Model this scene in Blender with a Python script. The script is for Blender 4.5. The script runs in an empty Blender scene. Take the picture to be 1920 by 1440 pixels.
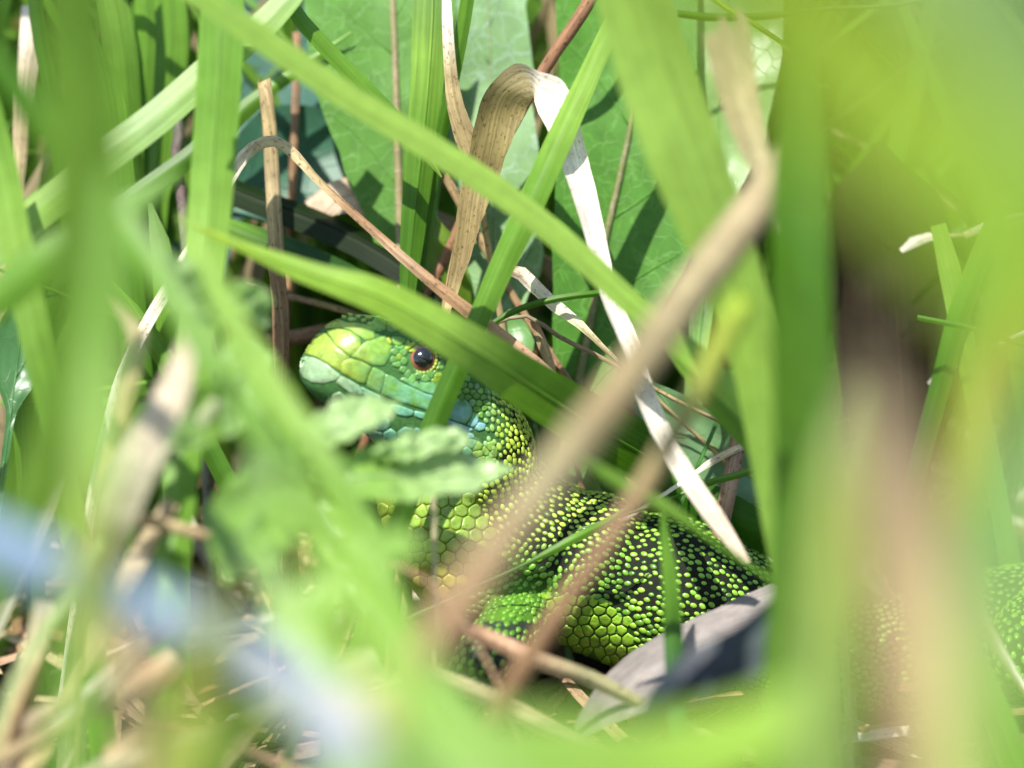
import bpy, math, random
from mathutils import Vector, Matrix, noise
from mathutils.bvhtree import BVHTree
from mathutils.geometry import delaunay_2d_cdt

# ------------------------------------------------------------------ camera, sky, sun, exposure
scn = bpy.context.scene
MM = 0.001
DIST = 600.0                 # mm from lens to the lizard's eye
KPX = 17.0                   # photograph pixels for one mm at the lizard
PITCH = math.radians(25)
HEYE = 37.0                  # mm of the aimed-at point above the soil
FWD = Vector((0, math.cos(PITCH), -math.sin(PITCH)))
UPV = Vector((0, math.sin(PITCH), math.cos(PITCH)))
RGT = Vector((1, 0, 0))
FOC = Vector((0, 0, HEYE))
CAMP = FOC - FWD * DIST

cam = bpy.data.cameras.new('camera')
camo = bpy.data.objects.new('camera', cam)
scn.collection.objects.link(camo)
camo.location = CAMP * MM
camo.rotation_euler = (math.radians(90) - PITCH, 0, 0)
cam.sensor_width = 36
cam.lens = 36 * DIST / (1920 / KPX)
cam.clip_start = 0.01
cam.clip_end = 100
cam.dof.use_dof = True
cam.dof.focus_distance = (DIST + 1.0) * MM
cam.dof.aperture_fstop = cam.lens / 20.0
scn.camera = camo

SUN = Vector((-0.20, -0.30, 0.93)).normalized()
w = bpy.data.worlds.new('World'); scn.world = w; w.use_nodes = True
nt = w.node_tree
sky = nt.nodes.new('ShaderNodeTexSky'); sky.sky_type = 'NISHITA'; sky.sun_disc = False
sky.sun_elevation = math.asin(SUN.z); sky.sun_rotation = math.atan2(SUN.x, SUN.y)
bg = nt.nodes['Background']; bg.inputs['Strength'].default_value = 0.13
nt.links.new(sky.outputs[0], bg.inputs[0])
sl = bpy.data.lights.new('sun', 'SUN'); sl.energy = 4.6; sl.angle = math.radians(0.53); sl.color = (1, 0.96, 0.9)
so = bpy.data.objects.new('sun', sl); scn.collection.objects.link(so)
so.rotation_euler = SUN.to_track_quat('Z', 'Y').to_euler()
so.location = (0, 0, 2)

scn.view_settings.view_transform = 'Standard'
scn.view_settings.look = 'None'
scn.view_settings.gamma = 1
scn.view_settings.exposure = 1.35
scn.render.engine = 'CYCLES'
scn.cycles.use_denoising = True
scn.cycles.max_bounces = 10
scn.cycles.transmission_bounces = 6
scn.cycles.sample_clamp_indirect = 8

rnd = random.Random(7)
COL = scn.collection

# ------------------------------------------------------------------ helpers
def near(d):
    """foreground depths, spread towards the lens"""
    if d < -10: return -10 + (d + 10) * .6
    if d <= 40: return d
    xs = (40, 80, 120, 200, 260, 340); ys = (40, 78, 128, 215, 268, 330)
    for i in range(5):
        if d <= xs[i + 1]: return ys[i] + (ys[i + 1] - ys[i]) * (d - xs[i]) / (xs[i + 1] - xs[i])
    return ys[-1]

def P(px, py, d=0.0):
    """a point that shows at photograph pixel (px, py), d mm nearer than the eye plane (world mm)"""
    d = near(d)
    s = (DIST - d) / DIST / KPX
    return FOC - FWD * d + RGT * ((px - 960) * s) + UPV * ((720 - py) * s)

def PW(wpx, d=0.0):
    return wpx * (DIST - near(d)) / DIST / KPX

def toward(p):
    return (CAMP - p).normalized()

def pix(p):
    r = p - CAMP
    z = r.dot(FWD)
    return (960 + r.dot(RGT) / z * DIST * KPX, 720 - r.dot(UPV) / z * DIST * KPX, DIST - z)

def catmull(pts, n):
    """smooth curve through pts, n samples, roughly even"""
    m = len(pts)
    out = []
    seg = [0.0]
    for i in range(m - 1):
        seg.append(seg[-1] + max((pts[i + 1] - pts[i]).length, 1e-6))
    L = seg[-1]
    k = 0
    for j in range(n):
        a = L * j / (n - 1)
        while k < m - 2 and a > seg[k + 1]:
            k += 1
        t = (a - seg[k]) / (seg[k + 1] - seg[k]); t = min(max(t, 0), 1)
        h = seg[k + 1] - seg[k]
        p1, p2 = pts[k], pts[k + 1]
        m1 = (p2 - pts[k - 1]) / (seg[k + 1] - seg[k - 1]) * h if k > 0 else (p2 - p1)
        m2 = (pts[k + 2] - p1) / (seg[k + 2] - seg[k]) * h if k < m - 2 else (p2 - p1)
        t2, t3 = t * t, t * t * t
        out.append((2 * t3 - 3 * t2 + 1) * p1 + (t3 - 2 * t2 + t) * m1 + (-2 * t3 + 3 * t2) * p2 + (t3 - t2) * m2)
    return out

def lerpl(vals, t):
    """piecewise linear list lookup (floats or tuples) at t in 0..1"""
    if len(vals) == 1:
        return vals[0]
    x = min(max(t, 0), 1) * (len(vals) - 1)
    i = min(int(x), len(vals) - 2); f = x - i
    a, b = vals[i], vals[i + 1]
    if isinstance(a, (int, float)):
        return a + (b - a) * f
    return tuple(p + (q - p) * f for p, q in zip(a, b))

def interp(xs, ys, x):
    if x <= xs[0]: return ys[0]
    for i in range(len(xs) - 1):
        if x <= xs[i + 1]:
            f = (x - xs[i]) / (xs[i + 1] - xs[i])
            f = f * f * (3 - 2 * f) * 0.5 + f * 0.5
            return ys[i] + (ys[i + 1] - ys[i]) * f
    return ys[-1]

def mesh(name, verts, faces, mat, parent=None, cols=None, uvs=None, smooth=True, origin=None):
    """verts in world mm -> one mesh object (metres)"""
    me = bpy.data.meshes.new(name)
    o0 = origin if origin is not None else Vector((0, 0, 0))
    me.from_pydata([((v - o0) * MM)[:] for v in verts], [], faces)
    if cols is not None:
        ca = me.color_attributes.new('Col', 'FLOAT_COLOR', 'POINT')
        flat = []
        if isinstance(cols, tuple):
            flat = list(cols[:3] + (1.0,)) * len(verts)
        else:
            for c in cols: flat += [c[0], c[1], c[2], 1.0]
        ca.data.foreach_set('color', flat)
    if uvs is not None:
        ul = me.uv_layers.new(name='UVMap')
        li = [0] * len(me.loops); me.loops.foreach_get('vertex_index', li)
        fl = []
        for i in li: fl += [uvs[i][0], uvs[i][1]]
        ul.data.foreach_set('uv', fl)
    if smooth:
        me.polygons.foreach_set('use_smooth', [True] * len(me.polygons))
    me.materials.append(mat)
    me.update()
    ob = bpy.data.objects.new(name, me)
    COL.objects.link(ob)
    ob.location = o0 * MM
    if parent is not None:
        ob.parent = parent
        pw = Vector((0, 0, 0)); q = parent
        while q is not None: pw += q.location; q = q.parent
        ob.location = (o0 * MM) - pw
    return ob

def empty(name, loc):
    e = bpy.data.objects.new(name, None)
    e.empty_display_size = 0.005
    COL.objects.link(e); e.location = loc * MM
    return e

def tag(o, label, cat=None, group=None, kind=None):
    if label: o['label'] = label
    if cat: o['category'] = cat
    if group: o['group'] = group
    if kind: o['kind'] = kind
    return o

# ------------------------------------------------------------------ materials
def nodes(name):
    m = bpy.data.materials.new(name); m.use_nodes = True
    t = m.node_tree; t.nodes.clear()
    return m, t, t.nodes.new, t.links.new

def mapping(N, L, src, scale):
    mp = N('ShaderNodeMapping'); mp.inputs['Scale'].default_value = scale
    L(src, mp.inputs['Vector']); return mp.outputs[0]

def noisef(N, L, vec, scale, detail=3, rough=0.55):
    n = N('ShaderNodeTexNoise'); n.inputs['Scale'].default_value = scale
    n.inputs['Detail'].default_value = detail; n.inputs['Roughness'].default_value = rough
    L(vec, n.inputs['Vector']); return n.outputs['Fac']

def remap(N, L, v, a, b, c, d):
    r = N('ShaderNodeMapRange'); r.inputs[1].default_value = a; r.inputs[2].default_value = b
    r.inputs[3].default_value = c; r.inputs[4].default_value = d
    L(v, r.inputs[0]); return r.outputs[0]

def mulc(N, L, col, fac):
    v = N('ShaderNodeVectorMath'); v.operation = 'SCALE'
    L(col, v.inputs[0]); L(fac, v.inputs['Scale']); return v.outputs[0]

def mulv(N, L, col, t):
    v = N('ShaderNodeVectorMath'); v.operation = 'MULTIPLY'
    L(col, v.inputs[0]); v.inputs[1].default_value = t; return v.outputs[0]

def mixc(N, L, fac, a, b):
    m = N('ShaderNodeMix'); m.data_type = 'RGBA'
    L(fac, m.inputs[0])
    for i, s in ((6, a), (7, b)):
        if isinstance(s, tuple): m.inputs[i].default_value = s + (1.0,)
        else: L(s, m.inputs[i])
    return m.outputs[2]

def plant_mat(name, trans=0.4, rough=0.4, spec=0.4, stripe=0.3, speck=0.0, net=0.0, bump=0.3, ttint=(1.1, 1.15, 0.6), blotch=0.25):
    m, t, N, L = nodes(name)
    at = N('ShaderNodeAttribute'); at.attribute_name = 'Col'
    uv = N('ShaderNodeUVMap').outputs[0]
    oi = N('ShaderNodeObjectInfo')
    comb = N('ShaderNodeVectorMath'); comb.operation = 'ADD'
    cx = N('ShaderNodeCombineXYZ'); L(oi.outputs['Random'], cx.inputs[2])
    sc = N('ShaderNodeVectorMath'); sc.operation = 'SCALE'; sc.inputs['Scale'].default_value = 37.0
    L(cx.outputs[0], sc.inputs[0]); L(uv, comb.inputs[0]); L(sc.outputs[0], comb.inputs[1])
    vec = comb.outputs[0]
    col = at.outputs['Color']
    h = None
    if blotch:
        b = remap(N, L, noisef(N, L, vec, 0.35, 3), 0.25, 0.75, 1 - blotch, 1 + blotch)
        col = mulc(N, L, col, b)
    if stripe:
        sv = mapping(N, L, vec, (3.2, 0.06, 1))
        s = noisef(N, L, sv, 1.0, 3, 0.7)
        col = mulc(N, L, col, remap(N, L, s, 0.3, 0.7, 1 - stripe, 1 + stripe))
        h = s
    if net:
        vo = N('ShaderNodeTexVoronoi'); vo.feature = 'DISTANCE_TO_EDGE'; vo.inputs['Scale'].default_value = 0.42
        nz = N('ShaderNodeTexNoise'); nz.inputs['Scale'].default_value = 0.5; L(vec, nz.inputs['Vector'])
        mx = N('ShaderNodeVectorMath'); mx.operation = 'ADD'; L(vec, mx.inputs[0])
        s2 = N('ShaderNodeVectorMath'); s2.operation = 'SCALE'; s2.inputs['Scale'].default_value = 1.6
        L(nz.outputs['Color'], s2.inputs[0]); L(s2.outputs[0], mx.inputs[1]); L(mx.outputs[0], vo.inputs['Vector'])
        e = remap(N, L, vo.outputs['Distance'], 0.0, 0.045, 1.0, 0.0)
        light = mulv(N, L, col, (1.75, 1.4, 2.6))
        ef = N('ShaderNodeMath'); ef.operation = 'MULTIPLY'; ef.inputs[1].default_value = net; L(e, ef.inputs[0])
        col = mixc(N, L, ef.outputs[0], col, light)
        h = e
    if speck:
        sp = noisef(N, L, mapping(N, L, vec, (1.0, 0.5, 1)), 3.2, 2, 0.6)
        f = remap(N, L, sp, 0.58, 0.70, 0.0, speck)
        col = mixc(N, L, f, col, mulv(N, L, col, (0.22, 0.16, 0.12)))
    pb = N('ShaderNodeBsdfPrincipled')
    L(col, pb.inputs['Base Color']); pb.inputs['Roughness'].default_value = rough
    pb.inputs['Specular IOR Level'].default_value = spec
    if h is not None and bump:
        bp = N('ShaderNodeBump'); bp.inputs['Strength'].default_value = bump; bp.inputs['Distance'].default_value = 0.0001
        L(h, bp.inputs['Height']); L(bp.outputs[0], pb.inputs['Normal'])
    out = N('ShaderNodeOutputMaterial')
    if trans:
        tr = N('ShaderNodeBsdfTranslucent'); L(mulv(N, L, col, ttint), tr.inputs[0])
        ms = N('ShaderNodeMixShader'); ms.inputs[0].default_value = trans
        L(pb.outputs[0], ms.inputs[1]); L(tr.outputs[0], ms.inputs[2]); L(ms.outputs[0], out.inputs[0])
    else:
        L(pb.outputs[0], out.inputs[0])
    return m

def skin_mat(name, rough=0.35, spec=0.5, var=0.25, nscale=2.0, speck=0.0, bump=0.15):
    m, t, N, L = nodes(name)
    at = N('ShaderNodeAttribute'); at.attribute_name = 'Col'
    tc = N('ShaderNodeTexCoord')
    geo = N('ShaderNodeNewGeometry')
    vec = mapping(N, L, geo.outputs['Position'], (1000, 1000, 1000))
    col = at.outputs['Color']
    n1 = noisef(N, L, vec, nscale, 3, 0.6)
    col = mulc(N, L, col, remap(N, L, n1, 0.25, 0.75, 1 - var, 1 + var))
    if speck:
        f = remap(N, L, noisef(N, L, vec, 2.4, 1), 0.70, 0.76, 0.0, speck)
        col = mixc(N, L, f, col, (0.006, 0.014, 0.02))
    pb = N('ShaderNodeBsdfPrincipled'); L(col, pb.inputs['Base Color'])
    pb.inputs['Roughness'].default_value = rough; pb.inputs['Specular IOR Level'].default_value = spec
    if bump:
        bp = N('ShaderNodeBump'); bp.inputs['Strength'].default_value = bump; bp.inputs['Distance'].default_value = 0.00015
        L(noisef(N, L, vec, 3.5, 2), bp.inputs['Height']); L(bp.outputs[0], pb.inputs['Normal'])
    out = N('ShaderNodeOutputMaterial'); L(pb.outputs[0], out.inputs[0])
    return m

def plain_mat(name, col, rough=0.3, spec=0.5, coat=0.0):
    m, t, N, L = nodes(name)
    pb = N('ShaderNodeBsdfPrincipled')
    geo = N('ShaderNodeNewGeometry')
    vec = mapping(N, L, geo.outputs['Position'], (1000, 1000, 1000))
    c = mixc(N, L, noisef(N, L, vec, 3.0, 3), tuple(x * 0.7 for x in col), tuple(min(1, x * 1.3) for x in col))
    L(c, pb.inputs['Base Color'])
    pb.inputs['Roughness'].default_value = rough; pb.inputs['Specular IOR Level'].default_value = spec
    pb.inputs['Coat Weight'].default_value = coat; pb.inputs['Coat Roughness'].default_value = 0.04
    out = N('ShaderNodeOutputMaterial'); L(pb.outputs[0], out.inputs[0])
    return m

M_GRASS = plant_mat('grass_leaf', 0.42, 0.42, 0.25, stripe=0.22, bump=0.35, blotch=0.12)
M_SOFT = plant_mat('soft_leaf', 0.42, 0.35, 0.45, stripe=0.0, net=0.2, bump=0.2, blotch=0.12)
M_BROAD = plant_mat('broad_leaf', 0.30, 0.55, 0.22, stripe=0.0, net=0.7, speck=0.25, bump=0.35, blotch=0.2)
M_DARKLEAF = plant_mat('dark_glossy_leaf', 0.12, 0.45, 0.25, stripe=0.0, net=0.25, bump=0.3, blotch=0.2, ttint=(1, 1, .5))
M_DRY = plant_mat('dry_grass', 0.28, 0.6, 0.25, stripe=0.38, speck=0.75, bump=0.6, ttint=(1, .8, .5))
M_DEAD = plant_mat('dead_leaf', 0.1, 0.75, 0.1, stripe=0.4, speck=0.4, bump=0.7, ttint=(1, .8, .6))
M_SKYSHEEN = plant_mat('sky_sheen_leaf', 0.15, 0.35, 0.5, stripe=0.15, bump=0.2, blotch=.15, ttint=(1, 1, .8))  # for the blade whose blue-grey colour imitates reflected sky
M_SCALE = skin_mat('bead_scale', 0.32, 0.5, 0.22, 1.2, bump=0)
M_PLATE = skin_mat('head_plate', 0.33, 0.45, 0.3, 1.3, speck=0.8, bump=0.35)
M_SKIN = skin_mat('lizard_skin', 0.8, 0.12, 0.3, 2.5, bump=0.3)
M_IRIS = plain_mat('iris', (0.22, 0.075, 0.04), 0.25, 0.5, 0.6)
M_PUPIL = plain_mat('pupil', (0.004, 0.004, 0.005), 0.06, 0.5, 1.0)

def soil_mat():
    m, t, N, L = nodes('soil')
    geo = N('ShaderNodeNewGeometry')
    vec = mapping(N, L, geo.outputs['Position'], (1000, 1000, 1000))
    a = noisef(N, L, vec, 0.25, 6, 0.65); b = noisef(N, L, vec, 1.4, 4, 0.6)
    c = mixc(N, L, a, (0.012, 0.009, 0.005), (0.05, 0.035, 0.02))
    c = mixc(N, L, remap(N, L, b, .55, .75, 0, .6), c, (0.03, 0.04, 0.012))
    pb = N('ShaderNodeBsdfPrincipled'); L(c, pb.inputs['Base Color']); pb.inputs['Roughness'].default_value = 0.95; pb.inputs['Specular IOR Level'].default_value = 0.08
    bp = N('ShaderNodeBump'); bp.inputs['Distance'].default_value = 0.002; L(b, bp.inputs['Height']); L(bp.outputs[0], pb.inputs['Normal'])
    out = N('ShaderNodeOutputMaterial'); L(pb.outputs[0], out.inputs[0])
    return m
M_SOIL = soil_mat()

# albedos
GL = (0.190, 0.320, 0.050); GM = (0.110, 0.230, 0.024); GD = (0.050, 0.130, 0.009); GDD = (0.016, 0.045, 0.006)
GY = (0.230, 0.320, 0.022); GP = (0.190, 0.300, 0.095); GO = (0.160, 0.190, 0.030)
ST = (0.420, 0.330, 0.185); BR = (0.260, 0.155, 0.080); WH = (0.720, 0.640, 0.530); RB = (0.270, 0.140, 0.075)
PK = (0.480, 0.300, 0.190); TE = (0.025, 0.085, 0.050); GR = (0.270, 0.240, 0.220); BL = (0.190, 0.270, 0.360); TN = (0.330, 0.250, 0.120)

# ------------------------------------------------------------------ ground (one sheet to the horizon)
def build_ground():
    xs = [-30000, -6000, -1200, -400] + [-240 + 6 * i for i in range(81)] + [400, 1200, 6000, 30000]
    ys = [-30000, -6000, -1500, -700] + [-330 + 8 * i for i in range(86)] + [700, 1500, 6000, 30000]
    V = []; C = []; F = []
    for y in ys:
        for x in xs:
            near = abs(x) < 390 and abs(y) < 600
            z = (noise.noise(Vector((x * .03, y * .03, 0))) * 3 + noise.noise(Vector((x * .12, y * .12, 5))) * 1.4 - 1.5) if near else -1.5
            V.append(Vector((x, y, z)))
    nx = len(xs)
    for j in range(len(ys) - 1):
        for i in range(nx - 1):
            a = j * nx + i
            F.append((a, a + 1, a + nx + 1, a + nx))
    g = mesh('ground', V, F, M_SOIL)
    g['kind'] = 'structure'; g['label'] = 'dark soil ground under the grass'
build_ground()

# ------------------------------------------------------------------ ribbons: grass and straw
def to_ground(pl, spread=(0, 0), end=True):
    """carry a centreline (list of Vectors) on to the soil at its end (or start)"""
    a = pl[-1] if end else pl[0]
    b = pl[-2] if end else pl[1]
    t = (a - b).normalized()
    q = []
    if t.z > 0.1:                        # rising: arch over beyond the side of the frame, then down
        sg = 1 if (spread[0] > 0 or (spread[0] == 0 and a.x > 0)) else -1
        p1 = a + t * 14
        p2 = Vector((sg * max(78, abs(p1.x) + 12), p1.y + spread[1] * .6, p1.z + 16))
        p3 = Vector((p2.x + sg * 12, p2.y + spread[1] * .4, p2.z * .5))
        p4 = Vector((p3.x + sg * 3, p3.y, -3))
        q = [p1, p2, p3, p4]
    else:
        k = a.z / max(-t.z, .12)
        k2 = min(k, 45)
        p1 = a + t * (k2 * .5)
        p2 = Vector((p1.x + t.x * k2 * .35 + spread[0], p1.y + t.y * k2 * .35 + spread[1], -3))
        q = [p1, p2]
    return pl + q if end else q[::-1] + pl

def ribbon_geo(cl, wid, roll, fold=0.25, n=40, seg=7, corr=0.0, edge=None, wave=0.0, seed=0):
    """grid of verts for a strip along cl; wid, roll = functions of t"""
    V = []; U = []
    n = len(cl)
    acc = 0.0
    prevW = None
    for i, p in enumerate(cl):
        t = i / (n - 1)
        T = (cl[min(i + 1, n - 1)] - cl[max(i - 1, 0)]).normalized()
        if i: acc += (p - cl[i - 1]).length
        W = T.cross(toward(p))
        if W.length < 0.2 and prevW is not None: W = prevW - T * prevW.dot(T)
        W.normalize()
        if prevW is not None:
            if W.dot(prevW) < 0: W = -W
            W = (W + prevW * 1.5); W = (W - T * W.dot(T)).normalized()
        prevW = W.copy()
        N = W.cross(T).normalized()
        r = roll(t)
        Wr = W * math.cos(r) + N * math.sin(r); Nr = N * math.cos(r) - W * math.sin(r)
        hw = wid(t) * 0.5
        for j in range(seg):
            q = -1 + 2 * j / (seg - 1)
            off = -fold * (abs(q) - 0.4) * hw
            if corr: off += corr * (1 if j % 2 else -1) * (1 - abs(q) * .6)
            qq = q
            if edge and abs(q) > .99: qq = q * (1 + edge * noise.noise(Vector((acc * .5, q * 9, seed))))
            if wave: off += wave * hw * noise.noise(Vector((acc * .09, q * .9, seed + 3)))
            V.append(p + Wr * (qq * hw) + Nr * off)
            U.append((q * hw + 20 * seed % 50, acc))
    F = []
    for i in range(n - 1):
        for j in range(seg - 1):
            a = i * seg + j
            F.append((a, a + 1, a + seg + 1, a + seg))
    return V, F, U

def tube_geo(cl, rad, k=8, flat=1.0, ridges=0.0, cap=True):
    V = []; F = []; U = []
    n = len(cl); acc = 0; prev = None
    for i, p in enumerate(cl):
        t = i / (n - 1)
        T = (cl[min(i + 1, n - 1)] - cl[max(i - 1, 0)]).normalized()
        if i: acc += (p - cl[i - 1]).length
        A = prev if prev is not None else T.cross(Vector((.3, -.9, .3)))
        A = (A - T * A.dot(T)).normalized(); prev = A
        B = T.cross(A)
        r = rad(t)
        for j in range(k):
            a = 2 * math.pi * j / k
            rr = r * (1 + (ridges if j % 2 else -ridges))
            V.append(p + A * (math.cos(a) * rr) + B * (math.sin(a) * rr * flat)); U.append((a * r * .9, acc))
    for i in range(n - 1):
        for j in range(k):
            a = i * k + j; b = i * k + (j + 1) % k
            F.append((a, b, b + k, a + k))
    if cap:
        F.append(tuple(range(k))[::-1]); F.append(tuple(range((n - 1) * k, n * k)))
    return V, F, U

def R_(a): return math.radians(a)

SEED = [0]
def blade(label, pts, wid, col, mat=None, name='grass_blade', cat='grass blade', group=None, roll=(0,), fold=0.25,
          ground=None, spread=(0, 0), n=44, midrib=None, tip=None, corr=0.0, edge=None, wave=0.0, seg=7, butt=False, jag=0.0):
    """one grass leaf: pts [(px,py,d)], wid px at each pt (facing), ground 'end'/'start' roots it"""
    SEED[0] += 1; sd = SEED[0]
    mat = mat or M_GRASS
    pl = [P(*p) for p in pts]
    wl = [PW(wd, p[2]) for wd, p in zip(wid, pts)]
    m0 = len(pl)
    if ground == 'end':
        pl = to_ground(pl, spread, True); wl = wl + [wl[-1] * .95] * (len(pl) - m0)
    elif ground == 'start':
        pl = to_ground(pl, spread, False); wl = [wl[0] * .95] * (len(pl) - m0) + wl
    acc = [0.0]
    for i in range(len(pl) - 1): acc.append(acc[-1] + (pl[i + 1] - pl[i]).length)
    tt = [a / acc[-1] for a in acc]
    if len(col) > 1 and ground:
        # colours are given for the visible part: stretch to match
        k = len(pl) - m0
        vis0, vis1 = (0, tt[m0 - 1]) if ground == 'end' else (tt[k], 1)
    else:
        vis0, vis1 = 0, 1
    cl = catmull(pl, n)
    wf = lambda t: interp(tt, wl, t)
    rf = lambda t: R_(lerpl(list(roll), (t - vis0) / (vis1 - vis0)))
    V, F, U = ribbon_geo(cl, wf, rf, fold, n, seg, corr, edge, wave, sd)
    if jag:
        for j in range(seg):
            dv = (cl[1] - cl[0]).normalized()
            V[j] = V[j] - dv * (jag * rnd.uniform(-.2, 1))
    C = []
    for i in range(n):
        t = i / (n - 1)
        c = lerpl(list(col), (t - vis0) / (vis1 - vis0))
        C += [c] * seg
    root = cl[-1] if ground == 'end' else (cl[0] if ground == 'start' else min(cl, key=lambda p: p.z))
    o = mesh(name, V, F, mat, None, C, U, origin=root.copy())
    tag(o, label, cat, group)
    if midrib:
        i0, i1 = 0, n
        mcl = []
        for i in range(n):
            c0 = V[i * seg + seg // 2]
            mcl.append(c0 + toward(c0) * .02)
        mv, mf, mu = tube_geo(mcl, lambda t: midrib * (0.35 + 0.65 * min(1, wf(t) / (max(wl) + 1e-6))), 6, .8)
        mc = [tuple(min(1, x * 1.25) for x in C[(i // 6) * seg]) for i in range(len(mv))]
        mesh('midrib', mv, mf, mat, o, mc, mu, origin=root.copy())
    return o

def stem(label, pts, wid, col, mat=None, name='straw', cat='straw', group=None, ground=None, spread=(0, 0), n=36, k=12, ridges=0.04, knots=0, jag=0):
    SEED[0] += 1
    mat = mat or M_DRY
    pl = [P(*p) for p in pts]; wl = [PW(wd, p[2]) / 2 for wd, p in zip(wid, pts)]
    m0 = len(pl)
    if ground == 'end':
        pl = to_ground(pl, spread, True); wl += [wl[-1]] * (len(pl) - m0)
    elif ground == 'start':
        pl = to_ground(pl, spread, False); wl = [wl[0]] * (len(pl) - m0) + wl
    acc = [0.0]
    for i in range(len(pl) - 1): acc.append(acc[-1] + (pl[i + 1] - pl[i]).length)
    tt = [a / acc[-1] for a in acc]
    kk = len(pl) - m0
    vis0, vis1 = (0, tt[m0 - 1]) if ground != 'start' else (tt[kk], 1)
    cl = catmull(pl, n)
    rf = lambda t: interp(tt, wl, t)
    V, F, U = tube_geo(cl, rf, k, .8, ridges)
    if jag:
        for j in range(k): V[j] += (cl[0] - cl[1]).normalized() * rnd.uniform(0, jag)
    C = []
    for i in range(n):
        C += [lerpl(list(col), (i / (n - 1) - vis0) / (vis1 - vis0))] * k
    root = cl[-1] if ground == 'end' else (cl[0] if ground == 'start' else min(cl, key=lambda p: p.z))
    o = mesh(name, V, F, mat, None, C, U, origin=root.copy())
    tag(o, label, cat, group)
    for q in range(knots):
        t = (q + 1) / (knots + 1); i = int(t * (n - 1))
        kc = [cl[i] + (cl[min(i + 1, n - 1)] - cl[i]).normalized() * s for s in (-.8, -.3, .3, .8)]
        kv, kf, ku = tube_geo(kc, lambda s: rf(t) * (1.08 + .14 * math.sin(s * math.pi)), 10, .85)
        mesh('node', kv, kf, mat, o, tuple(x * .75 for x in lerpl(list(col), t)), ku, origin=root.copy())
    return o

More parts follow.
